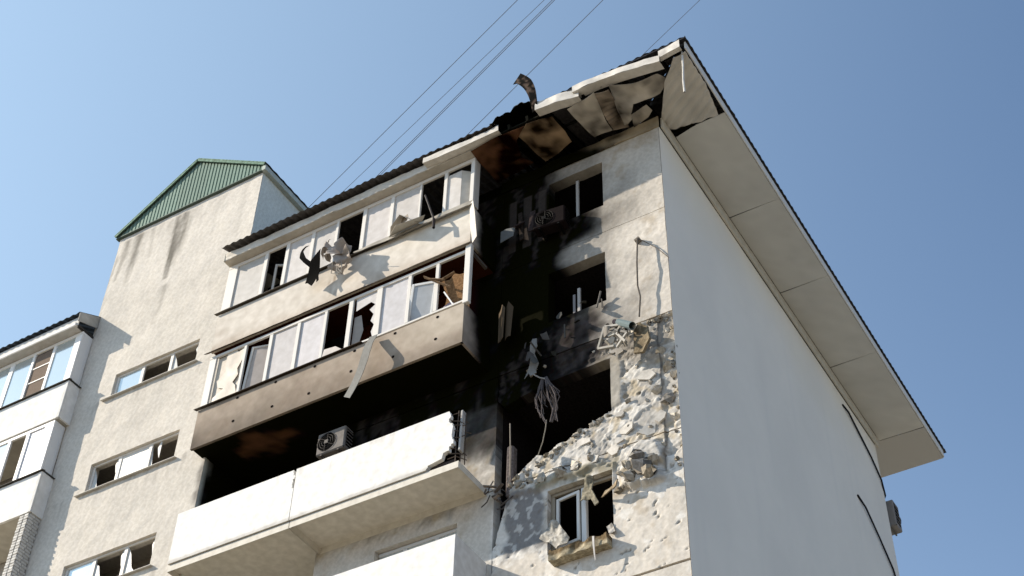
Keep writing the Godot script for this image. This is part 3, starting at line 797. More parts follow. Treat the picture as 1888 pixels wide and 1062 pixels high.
func end_roof(b: Node3D) -> void:
	# corrugated hip roof, eave line 1.4 m out
	var a := Acc.new()
	var x0 := -10.92
	var x1 := 1.38
	var z1 := 1.42
	var zb := -14.5
	var sl := 0.32
	var rise := func(x: float, z: float) -> float: return 27.66 + sl * minf(minf(z1 - z, z - zb), x1 - x)
	var n := 320
	for k in n:
		var xa := lerpf(x0, x1, float(k) / n)
		var xb := lerpf(x0, x1, float(k + 1) / n)
		if xa > -3.3 and xa < -2.2:
			continue
		for s in 8:
			var fa := func(x: float, t: float) -> Vector3:
				var z := lerpf(z1, maxf(-6.5, z1 - (x1 - x)), t)
				return Vector3(x, rise.call(x, z) + 0.022 * sin(x * TAU / 0.2) + 0.012 * noise(x, z, 100.0) * (1.0 - t), z)
			var t0 := pow(s / 8.0, 1.5)
			var t1 := pow((s + 1) / 8.0, 1.5)
			a.quad(fa.call(xa, t0), fa.call(xa, t1), fa.call(xb, t1), fa.call(xb, t0), Color(0.15, 0.145, 0.145))
	n = 400
	for k in n:
		var za := lerpf(z1, zb, float(k) / n)
		var zc := lerpf(z1, zb, float(k + 1) / n)
		for s in 4:
			var fb := func(z: float, t: float) -> Vector3:
				var x := lerpf(x1, x1 - minf(z1 - z, z - zb), t)
				return Vector3(x, rise.call(x, z) + 0.022 * sin(z * TAU / 0.2), z)
			a.quad(fb.call(za, s / 4.0), fb.call(za, (s + 1) / 4.0), fb.call(zc, (s + 1) / 4.0), fb.call(zc, s / 4.0), Color(0.12, 0.115, 0.115))
	a.quad(Vector3(x0, 27.66, zb), Vector3(x1, 27.66, zb), Vector3(x1 - 7.9, 30.2, -6.5), Vector3(x0, 30.2, -6.5), Color(0.12, 0.115, 0.115))
	# edge board that carries the sheet
	box(a, Vector3(-1.9, 27.60, z1 - 0.10), Vector3(x1, 27.635, z1 - 0.005), Color(0.05, 0.05, 0.055))
	var roof := part("roof", a, M.roof, b)
	var burnt := Acc.new()
	plate(burnt, [Vector2(-3.4, 1.42), Vector2(-3.15, 1.50), Vector2(-2.9, 1.36), Vector2(-2.5, 1.46), Vector2(-2.1, 1.40), Vector2(-2.1, -1.5), Vector2(-3.4, -1.5)], func(p):
		var bulge := maxf(0.0, 1.0 - absf(p.x + 2.7) / 0.6) * smoothstep(0.2, 1.2, p.y)
		return Vector3(p.x, 27.66 + sl * (z1 - p.y) + 0.30 * bulge + 0.03 * sin(p.x * 31.0), p.y), 0.012, 0.06, SOOT)
	part("roof_sheet", burnt, M.roof, roof, "charred roof sheet buckled upward at the eave")
	# fascia of the front eave: whole along the balcony, torn and hanging beyond it
	var fas := [[-10.92, -4.9, 27.37, 27.62, 1.22, 0.0], [1.0, 1.0, 0, 0, 0, 0]]
	var f := Acc.new()
	plate(f, [Vector2(-10.92, 27.385), Vector2(-4.6, 27.385), Vector2(-4.6, 27.61), Vector2(-10.92, 27.61)], func(p): return Vector3(p.x, p.y, 1.22 + 0.018 * noise(p.x, p.y, 60.0) + 0.010 * noise(p.x * 0.4, p.y, 700.0)), 0.02, 0.07, func(p): return Color(0.66, 0.62, 0.55) * (1.0 + 0.08 * noise(p.x, p.y, 90.0)))
	box(f, Vector3(-10.92, EY, BZ - 0.03), Vector3(-4.0, EY + 0.012, 1.215), Color(0.50, 0.46, 0.40))
	box(f, Vector3(-10.93, EY - 0.002, BZ - 0.03), Vector3(-10.905, 27.6, 1.24), Color(0.6, 0.57, 0.5))
	part("fascia_board", f, M.paint, roof, "whole white fascia along the balcony eave")
	gutter(roof, "displaced white fascia piece above the balcony corner", [Vector3(-5.15, 27.60, 1.40), Vector3(-4.6, 27.57, 1.38), Vector3(-3.2, 27.60, 1.36)], 0.17, 0.22)
	gutter(roof, "hanging white fascia piece beside the curled strip", [Vector3(-2.22, 27.70, 1.44), Vector3(-1.7, 27.65, 1.43), Vector3(-1.18, 27.58, 1.38)], 0.27, 0.22)
	gutter(roof, "sagging white fascia piece near the roof corner", [Vector3(-1.30, 27.66, 1.44), Vector3(-0.75, 27.66, 1.44), Vector3(-0.2, 27.60, 1.43), Vector3(0.76, 27.40, 1.42)], 0.20, 0.24)
	gutter(roof, "short bent fascia piece at the very corner of the eaves", [Vector3(0.74, 27.59, 1.40), Vector3(1.0, 27.60, 1.42), Vector3(1.24, 27.62, 1.42)], 0.24, 0.12)
	var curl := Acc.new()
	plate(curl, [Vector2(0, -0.11), Vector2(0.45, -0.13), Vector2(0.9, -0.14), Vector2(1.0, -0.20), Vector2(1.03, 0.10), Vector2(0.6, 0.12), Vector2(0.3, 0.10), Vector2(0, 0.06)], func(p):
		return Vector3(-2.22 - 0.42 * p.x + 0.12 * sin(p.x * 3.4) + 0.95 * p.y, 27.52 + 1.38 * p.x + 0.25 * p.y, 1.40 + 0.4 * p.y + 0.12 * sin(p.x * 3.0)), 0.008, 0.05, func(p): return mix(Color(0.006, 0.005, 0.005), Color(0.10, 0.075, 0.065), smoothstep(0.3, 0.5, noise(p.x * 0.5, p.y, 800.0) - 0.05)))
	part("curled_strip", curl, M.dull, roof, "burnt strip of sheet metal curling up into the sky")
	# gable fascia
	f = Acc.new()
	box(f, Vector3(1.305, EY + 0.01, -14.3), Vector3(1.335, 27.615, 1.33), Color(0.70, 0.695, 0.67), 0.006)
	box(f, Vector3(-2.0, EY + 0.01, -14.33), Vector3(1.30, 27.60, -14.305), Color(0.68, 0.67, 0.64), 0.006)
	part("fascia_board", f, M.paint, roof, "long pale fascia along the gable eave")
	# soffit of the gable: corrugated first bay, then flat boards with joints
	var so := Acc.new()
	plate(so, [Vector2(1.295, 1.28), Vector2(1.295, 0.30), Vector2(1.17, -0.58), Vector2(0.52, -0.56), Vector2(0.03, -0.46), Vector2(0.03, -0.12), Vector2(0.55, 0.75), Vector2(1.0, 1.24)], func(p):
		return Vector3(p.x, EY + 0.006 + 0.022 * sin((p.x * 0.55 - p.y * 0.85) * TAU / 0.19) - 0.03 * p.x, p.y), 0.006, 0.035, func(p): return Color(0.52, 0.495, 0.45) * (1.0 + 0.12 * noise(p.x, p.y, 140.0)))
	part("soffit_panel", so, M.render, roof, "corrugated soffit sheet under the roof corner")
	for q in [[-0.62, -3.45], [-3.485, -6.29], [-6.325, -9.39], [-9.425, -12.76]]:
		so = Acc.new()
		var first: bool = q[0] > -1
		var poly := [Vector2(0.085, q[1]), Vector2(1.30, q[1] - 0.03), Vector2(1.30, q[0]), Vector2(0.60, q[0]), Vector2(0.085, q[0] - (0.10 if first else 0.0))]
		plate(so, poly, func(p): return Vector3(p.x, EY + 0.004 * noise(p.x, p.y, 60.0), p.y), 0.015, 0.2, func(p): return Color(0.55, 0.545, 0.515) * (1.0 + 0.05 * noise(p.x, p.y, 60.0) + 0.05 * noise(p.x, p.y, 300.0)))
		part("soffit_panel", so, M.render, roof)
	so = Acc.new()
	plate(so, [Vector2(-1.5, -14.3), Vector2(1.30, -14.3), Vector2(1.30, -12.82), Vector2(0.085, -12.78), Vector2(0.085, -12.53), Vector2(-1.5, -12.53)], func(p): return Vector3(p.x, EY - 0.004, p.y), 0.015, 0.3, Color(0.48, 0.47, 0.44))
	part("soffit_panel", so, M.render, roof)
	# soffit of the front eave: scorched sheets sagging and torn
	var tan := func(p: Vector2, s: float) -> Color:
		var c := Color(0.46, 0.42, 0.36) * (1.0 + 0.2 * noise(p.x, p.y, 120.0))
		return mix(c, Color(0.012, 0.008, 0.006), s + 0.5 * noise(p.x, p.y, 90.0, 3.0) + 0.25 * noise(p.x, p.y, 300.0))
	var sheets := [
		["plain tan soffit sheet near the middle of the torn eave", [Vector2(-1.56, 1.20), Vector2(-0.85, 1.30), Vector2(-0.98, 0.55), Vector2(-1.0, 0.18), Vector2(-1.44, 0.20)], 0.30, 0.07],
		["fluted soffit sheet hanging beside the tan one", [Vector2(-0.84, 1.30), Vector2(-0.50, 1.30), Vector2(-0.58, 0.7), Vector2(-0.62, 0.13), Vector2(-0.97, 0.20), Vector2(-0.95, 0.7)], 0.45, 0.12],
		["crumpled soffit sheet with a rounded torn end", [Vector2(-0.50, 1.29), Vector2(0.0, 1.12), Vector2(0.50, 0.98), Vector2(0.60, 0.80), Vector2(0.54, 0.66), Vector2(0.35, 0.56), Vector2(0.02, 0.66), Vector2(-0.22, 0.72), Vector2(-0.38, 0.5), Vector2(-0.47, 0.3), Vector2(-0.70, 0.15), Vector2(-0.60, 0.8)], 0.28, 0.14],
		["small brown soffit scrap by the wall corner", [Vector2(-0.45, 0.36), Vector2(-0.06, 0.40), Vector2(-0.02, 0.2), Vector2(-0.18, 0.08), Vector2(-0.56, 0.02)], 0.45, 0.06],
		["rusty soffit sheet over the blackened window", [Vector2(-2.53, 1.28), Vector2(-1.95, 1.16), Vector2(-1.90, 0.7), Vector2(-1.93, 0.34), Vector2(-2.35, 0.2), Vector2(-2.70, 0.14), Vector2(-2.88, 1.05)], 0.62, 0.06],
		["charred soffit sheet beside the glazed balcony", [Vector2(-4.0, 1.2), Vector2(-3.2, 1.28), Vector2(-2.60, 1.26), Vector2(-2.94, 1.0), Vector2(-3.1, 0.5), Vector2(-2.95, 0.25), Vector2(-3.98, 0.12)], 0.85, 0.05]]
	for k in sheets.size():
		var s = sheets[k]
		so = Acc.new()
		plate(so, s[1], func(p):
			var y: float = EY - 0.02 - s[3] * (0.4 + 0.9 * noise(p.x, p.y, 70.0, k))
			if k == 1:
				y += 0.012 * sin(p.y * TAU / 0.11)
			if k == 2:
				y += 0.10 * smoothstep(0.1, 0.55, p.x) - 0.10 * smoothstep(0.4, 0.75, p.y) * smoothstep(0.9, 0.5, p.y)
			return Vector3(p.x, y, p.y), 0.007, 0.06, func(p): return tan.call(p, s[2]) * (Color(0.8, 0.72, 0.66) if k == 1 else Color(0.75, 0.58, 0.42) if k == 4 else Color(0.38, 0.2, 0.13) if k == 5 else Color(1, 1, 1)))
		part("soffit_panel", so, M.render, roof, s[0])
	# charred rafters and a dark lining in the open eave
	var ra := Acc.new()
	for k in 12:
		var x := -3.9 + k * 0.46
		if x < 1.2:
			bar(ra, Vector3(x, 27.50 + 0.02 * sin(k * 3.0), 1.28), Vector3(x, 28.35, -1.6), 0.06, 0.13, Color(0.018, 0.016, 0.015))
	for z in [1.2, 0.55]:
		bar(ra, Vector3(-4.0, 27.49 + (1.2 - z) * 0.3, z), Vector3(1.2, 27.49 + (1.2 - z) * 0.3, z), 0.05, 0.04, Color(0.018, 0.016, 0.015))
	box(ra, Vector3(-10.8, 27.03, -0.5), Vector3(-0.3, 27.7, -0.27), SOOT)
	part("rafter_frame", ra, M.dull, roof, "charred rafters showing through the torn eave")

# A length of folded fascia: a face and a lip below it, following the points.
func gutter(parent: Node, label: String, pts: Array, h: float, lip: float) -> void:
	var a := Acc.new()
	var n := 14
	var length: float = pts.size() - 1.0
	var at := func(t: float) -> Vector3:
		var k := mini(int(t * length), pts.size() - 2)
		return (pts[k] as Vector3).lerp(pts[k + 1], t * length - k)
	var col := func(p): return Color(0.64, 0.61, 0.56) * (1.0 + 0.12 * noise(p.x * 2.0, p.y, 200.0))
	plate(a, [Vector2(0, -h), Vector2(1, -h), Vector2(1, 0), Vector2(0, 0)], func(p):
		var q: Vector3 = at.call(clampf(p.x, 0.0, 1.0))
		return q + Vector3(p.x * 0.001, p.y, 0.02 * noise(q.x, p.y, 120.0) - 0.04 * p.y), 0.006, 0.06, col)
	plate(a, [Vector2(0, 0), Vector2(1, 0), Vector2(1, lip), Vector2(0, lip)], func(p):
		var q: Vector3 = at.call(clampf(p.x, 0.0, 1.0))
		return q + Vector3(p.x * 0.001, -h + 0.05 * p.y, 0.04 * h - p.y), 0.006, 0.06, col)
	part("fascia_board", a, M.paint, parent, label)

func stair_tower() -> void:
	var b := thing("stair_tower", "tall beige stair tower with streaked plaster and a green sheet-metal gable", "building")
	var rects := []
	var xs := [-14.38, -11.78]
	var ys := []
	var rows := [[25.00, 25.74], [22.17, 23.0], [19.36, 20.22], [16.6, 17.4]]
	for r in rows:
		rects.append(Rect2(-14.38, r[0], 2.60, r[1] - r[0]))
		ys.append_array(r)
	var a := Acc.new()
	wall(a, Vector3(0, 0, TZ), Vector3.RIGHT, Vector3.UP, steps(-15.65, -10.82, 0.06, xs), steps(14.0, 31.12, 0.06, ys), 0.26, rects, [], tower_shade, func(p): return 0.006 * noise(p.x, p.y, 100.0) + 0.003 * noise(p.x, p.y, 420.0))
	part("front_wall", a, M.plaster, b)
	a = Acc.new()
	wall(a, Vector3(-10.814, 0, TZ - 0.004), Vector3.FORWARD, Vector3.UP, steps(0.0, 8.0, 0.15), steps(14.0, 31.12, 0.15), 0.0, [], [], func(p):
		var c := Color(0.74, 0.77, 0.70) * (1.0 + 0.08 * grime(p))
		return mix(c, SOOT, smoothstep(18.9, 19.6, p.y) * smoothstep(28.0, 27.3, p.y) * smoothstep(0.66, 0.48, p.z + 0.06 * noise(p.z, p.y, 120.0))))
	wall(a, Vector3(-15.656, 0, -8.0), Vector3.BACK, Vector3.UP, steps(0.0, 8.645, 0.5), steps(0.0, 31.12, 0.5), 0.0, [], [], flat_colour(Color(0.55, 0.53, 0.48)))
	box(a, Vector3(-15.64, 0, 0.3), Vector3(-10.83, 13.99, TZ), Color(0.55, 0.51, 0.44))
	box(a, Vector3(-10.83, 0, -8.0), Vector3(-10.825, 13.99, 0.29), Color(0.55, 0.51, 0.44))
	box(a, Vector3(-15.64, 0, -8.05), Vector3(-10.83, 31.1, -8.0), Color(0.55, 0.51, 0.44))
	part("side_wall", a, M.smooth, b)
	a = Acc.new()
	box(a, Vector3(-15.5, 14, -0.6), Vector3(-10.95, 31, -0.5), Color(0.66, 0.60, 0.52))
	for y in [14.5, 17.9, 20.7, 23.5, 26.3]:
		box(a, Vector3(-15.5, y, -0.49), Vector3(-10.95, y + 0.2, 0.36), Color(0.60, 0.56, 0.5))
	part("landing", a, M.smooth, b)
	for k in rows.size():
		var y0: float = rows[k][0]
		var y1: float = rows[k][1]
		var f := Acc.new()
		var z := TZ - 0.07
		frame_bars(f, -14.38, -11.78, y0, y1, z, [[-14.38, -14.32], [-13.60, -13.50], [-12.70, -12.60], [-11.84, -11.78]], 0.05, 0.05, PVC)
		var w := part("window", f, M.pvc, b, ["strip window with a cracked right pane, topmost on the tower", "strip window with a jagged left pane, second from the top", "strip window with a broken right pane, third from the top", "lowest strip window of the tower"][k])
		var broken := func(x0: float, x1: float, seed_: int):
			var s := Acc.new()
			var rr := RandomNumberGenerator.new()
			rr.seed = 40 + seed_
			var p := [Vector2(x0, y0 + 0.04), Vector2(x1, y0 + 0.04)]
			for j in 9:
				var t := 1.0 - j / 8.0
				p.append(Vector2(lerpf(x0, x1, t), y0 + 0.07 + 0.08 * rr.randf() + (y1 - y0 - 0.2) * smoothstep(0.45, 0.0, t + 0.15 * rr.randf())))
			plate(s, p, func(q): return Vector3(q.x, q.y, z - 0.03), 0.006, 0.3, Color(0.50, 0.51, 0.50))
			plate(s, [Vector2(x1 - 0.04, y1 - 0.05), Vector2(x1, y1 - 0.05), Vector2(x1, y0 + 0.3), Vector2(x1 - 0.05, y0 + 0.42), Vector2(x1 - 0.10, y1 - 0.2)], func(q): return Vector3(q.x, q.y, z - 0.03), 0.006, 0.3, Color(0.50, 0.51, 0.50))
			part("pane", s, M.film, w, "broken pane with shards left in the frame")
		if k == 0:
			pane(w, -14.32, -13.6, y0 + 0.03, y1 - 0.04, z - 0.025, M.glass, Color.WHITE)
			broken.call(-12.6, -11.84, 1)
		elif k == 1:
			broken.call(-14.32, -13.6, 2)
			pane(w, -13.5, -12.7, y0 + 0.03, y1 - 0.04, z - 0.025, M.film, Color(0.66, 0.64, 0.60))
			broken.call(-12.6, -12.35, 3)
		else:
			pane(w, -14.32, -13.6, y0 + 0.03, y1 - 0.04, z - 0.025, M.glass, Color.WHITE)
			broken.call(-13.5, -12.7, 4)
			broken.call(-12.6, -11.84, 5)
		var s := Acc.new()
		plate(s, [Vector2(-14.62, 0), Vector2(-11.68, 0), Vector2(-11.68, 0.10), Vector2(-14.62, 0.10)], func(p): return Vector3(p.x, y0 - 0.012 - p.y * 0.25, TZ - 0.02 + p.y), 0.012, 0.5, Color(0.62, 0.60, 0.56))
		part("window_sill", s, M.metal, w)
	# roof: gable with its ridge running back, the front gable clad in green ribbed sheets
	var apex := Vector2(-13.28, 32.96)
	var lft := Vector2(-15.78, 31.22)
	var rgt := Vector2(-10.72, 31.32)
	var green := Color(0.175, 0.255, 0.215)
	var r := Acc.new()
	for s in [[lft, apex], [apex, rgt]]:
		var p: Vector2 = s[0]
		var q: Vector2 = s[1]
		r.quad(Vector3(p.x, p.y, 0.78), Vector3(p.x, p.y, -8.2), Vector3(q.x, q.y, -8.2), Vector3(q.x, q.y, 0.78), green * 0.8)
		bar(r, Vector3(p.x, p.y - 0.02, 0.76), Vector3(q.x, q.y - 0.02, 0.76), 0.03, 0.10, Color(0.20, 0.32, 0.25))
	for k in 60:                                   # scalloped right eave
		var z := 0.78 - k * 0.15
		r.quad(Vector3(-10.66, 31.30 + 0.02 * sin(z * TAU / 0.3), z), Vector3(-10.80, 31.40 + 0.02 * sin(z * TAU / 0.3), z), Vector3(-10.80, 31.40 + 0.02 * sin((z - 0.15) * TAU / 0.3), z - 0.15), Vector3(-10.66, 31.30 + 0.02 * sin((z - 0.15) * TAU / 0.3), z - 0.15), Color(0.04, 0.05, 0.05))
	var roof := part("roof", r, M.roof, b)
	var e := Acc.new()
	box(e, Vector3(-10.81, 31.10, -8.0), Vector3(-10.69, 31.27, 0.74), Color(0.5, 0.55, 0.5), 0.006)
	part("fascia_board", e, M.paint, roof)
	e = Acc.new()
	box(e, Vector3(-15.76, 31.125, 0.60), Vector3(-10.74, 31.17, 0.73), Color(0.10, 0.13, 0.11), 0.006)
	part("flashing_strip", e, M.metal, roof)
	var pitch := 0.131
	for sheet in 5:
		e = Acc.new()
		for j in 8:
			var xa := -15.72 + (sheet * 8 + j) * pitch * 0.945
			for seg in [[0.0, 0.62, 0.0, 0.0], [0.62, 0.74, 0.0, -0.03], [0.74, 0.88, -0.03, -0.03], [0.88, 1.0, -0.03, 0.0]]:
				var xs0: float = xa + seg[0] * pitch * 0.945
				var xs1: float = xa + seg[1] * pitch * 0.945
				var top := func(x: float) -> float: return lerpf(lft.y, apex.y, (x - lft.x) / (apex.x - lft.x)) if x < apex.x else lerpf(apex.y, rgt.y, (x - apex.x) / (rgt.x - apex.x))
				var zf := 0.70
				if top.call(xs0) > 31.17 and top.call(xs1) > 31.17:
					e.quad(Vector3(xs0, 31.16, zf + seg[2]), Vector3(xs0, top.call(xs0) - 0.03, zf + seg[2]), Vector3(xs1, top.call(xs1) - 0.03, zf + seg[3]), Vector3(xs1, 31.16, zf + seg[3]), green * (1.0 + 0.06 * sin(sheet * 2.1)))
		part("cladding_sheet", e, M.metal, roof)

func left_block() -> void:
	var b := thing("apartment_building", "pale neighbouring section at the far left with white glazed balconies and a brick pillar", "building")
	var a := Acc.new()
	box(a, Vector3(-26, 0, -8), Vector3(-15.66, 21.95, -0.2), Color(0.5, 0.47, 0.42))
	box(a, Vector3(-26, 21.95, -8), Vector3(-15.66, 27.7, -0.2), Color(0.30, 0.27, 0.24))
	box(a, Vector3(-26, 24.72, -0.19), Vector3(-15.66, 24.8, BZ - 0.07), Color(0.62, 0.59, 0.53))
	part("wall", a, M.smooth, b)
	var wp := func(p): return Color(0.84, 0.83, 0.80) * (1.0 + 0.03 * grime(p))
	for q in [[24.64, 25.78], [21.88, 23.0]]:
		a = Acc.new()
		wall(a, Vector3(0, 0, BZ), Vector3.RIGHT, Vector3.UP, steps(-22.0, -15.56, 0.2), steps(q[0], q[1], 0.2), 0.06, [], [], wp)
		wall(a, Vector3(-15.555, 0, BZ - 0.003), Vector3.FORWARD, Vector3.UP, steps(0.0, 0.375, 0.1), steps(q[0], q[1], 0.1), 0.05, [], [], wp)
		box(a, Vector3(-22, q[0] + 0.01, -0.18), Vector3(-15.62, q[0] + 0.14, BZ - 0.07), Color(0.6, 0.57, 0.5))
		box(a, Vector3(-15.64, q[0] - 0.01, BZ - 0.04), Vector3(-15.545, q[1], BZ + 0.012), Color(0.74, 0.73, 0.70), 0.008)
		var top: bool = q[0] > 23
		var bal := part("balcony", a, M.parapet, b, "top glazed balcony of the left section" if top else "second glazed balcony of the left section")
		var s := Acc.new()
		plate(s, [Vector2(-22, 0), Vector2(-15.5, 0), Vector2(-15.5, 0.10), Vector2(-22, 0.10)], func(p): return Vector3(p.x, q[1] + 0.035 - p.y * 0.3, BZ - 0.04 + p.y), 0.012, 0.5, Color(0.08, 0.075, 0.07))
		plate(s, [Vector2(0.0, 0), Vector2(0.4, 0), Vector2(0.4, 0.07), Vector2(0.0, 0.07)], func(p): return Vector3(-15.58 + p.y, q[1] + 0.035 - p.y * 0.3, BZ - p.x), 0.012, 0.5, Color(0.08, 0.075, 0.07))
		part("window_sill", s, M.metal, bal)
		var y0: float = q[1] + 0.05
		var y1 := 27.46 if top else 24.60
		var f := Acc.new()
		var posts := [[-15.82, -15.60], [-16.56, -16.46], [-17.26, -17.17], [-18.05, -17.90], [-18.75, -18.6], [-19.5, -19.4]] if top else [[-15.96, -15.66], [-16.56, -16.44], [-17.16, -17.06], [-17.8, -17.7], [-18.5, -18.4]]
		frame_bars(f, -22, -15.60 if top else -15.66, y0, y1, BZ - 0.02, posts, 0.09, 0.06, WHITE)
		var xr := -15.60 if top else -15.66
		box(f, Vector3(xr - 0.05, y0, TZ + 0.005), Vector3(xr - 0.004, y1, BZ - 0.082), Color(0.74, 0.73, 0.71), 0.006)
		box(f, Vector3(xr - 0.004, y0 + 0.1, TZ + 0.04), Vector3(xr + 0.008, y1 - 0.1, TZ + 0.09), Color(0.7, 0.69, 0.67), 0.004)
		part("window_frame", f, M.pvc, bal)
		var z := BZ - 0.055
		if top:
			pane(bal, -16.46, -15.82, y0 + 0.06, y1 - 0.08, z, M.glass, Color.WHITE)
			for k in 3:
				var h := (y1 - y0 - 0.2) / 3
				var m := Acc.new()
				box(m, Vector3(-17.16, y0 + 0.08 + k * h, z - 0.02), Vector3(-16.57, y0 + 0.06 + (k + 1) * h, z), Color(0.22, 0.175, 0.14))
				part("insect_screen", m, M.cloth, bal)
				if k:
					m = Acc.new()
					box(m, Vector3(-17.17, y0 + 0.055 + k * h, z - 0.01), Vector3(-16.56, y0 + 0.085 + k * h, z + 0.015), WHITE)
					part("glazing_bar", m, M.pvc, bal)
			pane(bal, -17.90, -17.26, y0 + 0.06, y1 - 0.08, z, M.glass, Color.WHITE, 0.0, 0.01)
			pane(bal, -18.60, -18.05, y0 + 0.06, y1 - 0.08, z, M.glass, Color.WHITE)
			pane(bal, -19.4, -18.75, y0 + 0.06, y1 - 0.08, z, M.glass, Color.WHITE)
		else:
			pane(bal, -16.44, -15.96, y0 + 0.06, y1 - 0.08, z, M.film, Color(0.66, 0.66, 0.70))
			pane(bal, -17.70, -17.16, y0 + 0.06, y1 - 0.08, z, M.glass, Color.WHITE)
	# eave over the top balcony
	a = Acc.new()
	var n := 130
	for k in n:
		var xa := -22.0 + 6.45 * k / n
		var xb := -22.0 + 6.45 * (k + 1) / n
		var e := func(x: float, z: float) -> Vector3: return Vector3(x, 27.83 + (1.32 - z) * 0.55 + 0.02 * sin(x * TAU / 0.22), z)
		a.quad(e.call(xa, 1.32), e.call(xa, 0.66), e.call(xb, 0.66), e.call(xb, 1.32), Color(0.10, 0.11, 0.12))
		a.quad(e.call(xa, 0.66), e.call(xa, -4.0), e.call(xb, -4.0), e.call(xb, 0.66), Color(0.10, 0.11, 0.12))
	var roof := part("roof", a, M.roof, b)
	var f := Acc.new()
	box(f, Vector3(-22, 27.50, 1.20), Vector3(-15.60, 27.78, 1.225), Color(0.66, 0.65, 0.62), 0.006)
	box(f, Vector3(-22, 27.485, 1.20), Vector3(-15.66, 27.60, 1.26), Color(0.78, 0.77, 0.75), 0.012)
	box(f, Vector3(-22, 27.47, BZ - 0.05), Vector3(-15.62, 27.482, 1.25), Color(0.55, 0.53, 0.50))
	part("fascia_board", f, M.paint, roof)
	f = Acc.new()
	plate(f, [Vector2(1.30, 27.55), Vector2(1.30, 27.84), Vector2(0.67, 28.18), Vector2(0.67, 27.80)], func(p): return Vector3(-15.56 + 0.008 * noise(p.x, p.y, 200.0), p.y, p.x), 0.02, 0.1, func(p): return Color(0.42, 0.41, 0.38) * (1.0 + 0.2 * noise(p.x, p.y, 200.0)))
	part("fascia_board", f, M.paint, roof, "weathered grey end board of the left eave")
	f = Acc.new()
	box(f, Vector3(-15.66, 27.47, 0.67), Vector3(-15.585, 27.52, 1.19), Color(0.05, 0.045, 0.04))
	part("flashing_strip", f, M.metal, roof)
	# pillar of white brick on the open balcony below
	a = Acc.new()
	box(a, Vector3(-15.90, 12.0, TZ + 0.004), Vector3(-15.60, 21.87, BZ - 0.03), Color(0.34, 0.32, 0.29))
	var pil := part("brick_pillar", a, M.plaster, b)
	var bm := []
	for v in 3:
		for w in [0.135, 0.17]:
			var q := Acc.new()
			boxt(q, Transform3D(), Vector3(w - 0.012, 0.066, 0.018), Color(0.66, 0.64, 0.60) * (0.88 + 0.1 * v), 0.004)
			bm.append(q.mesh())
	for row in 34:
		var y := 21.83 - row * 0.079
		for k in 2:
			var o := piece("brick", bm[(row * 2 + k * 5) % 3 * 2], M.plaster, pil)
			o.position += Vector3(-15.825 + 0.15 * k + (0.0 if row % 2 else 0.004), y, BZ - 0.025 + 0.003 * ((row * 7 + k) % 3))
		for k in 2:
			var o := piece("brick", bm[(row * 3 + k) % 3 * 2 + 1], M.plaster, pil)
			o.position += Vector3(-15.595, y, TZ + 0.09 + 0.175 * k + (0.035 if row % 2 else -0.005))
			o.rotation.y = PI / 2
const ORDINAL := ["first", "second", "third", "fourth", "fifth", "sixth", "seventh", "eighth", "ninth", "tenth", "eleventh", "twelfth", "thirteenth", "fourteenth"]
# ---------------------------------------------------------------- loose and hanging things
func single(called: String, a: Acc, m: Material, label: String, category: String, base: Vector3, group := "") -> MeshInstance3D:
	for k in a.v.size():
		a.v[k] -= base
	var o := piece(called, a.mesh(), m)
	o.position = base
	tag(o, label, category, group)
	return o

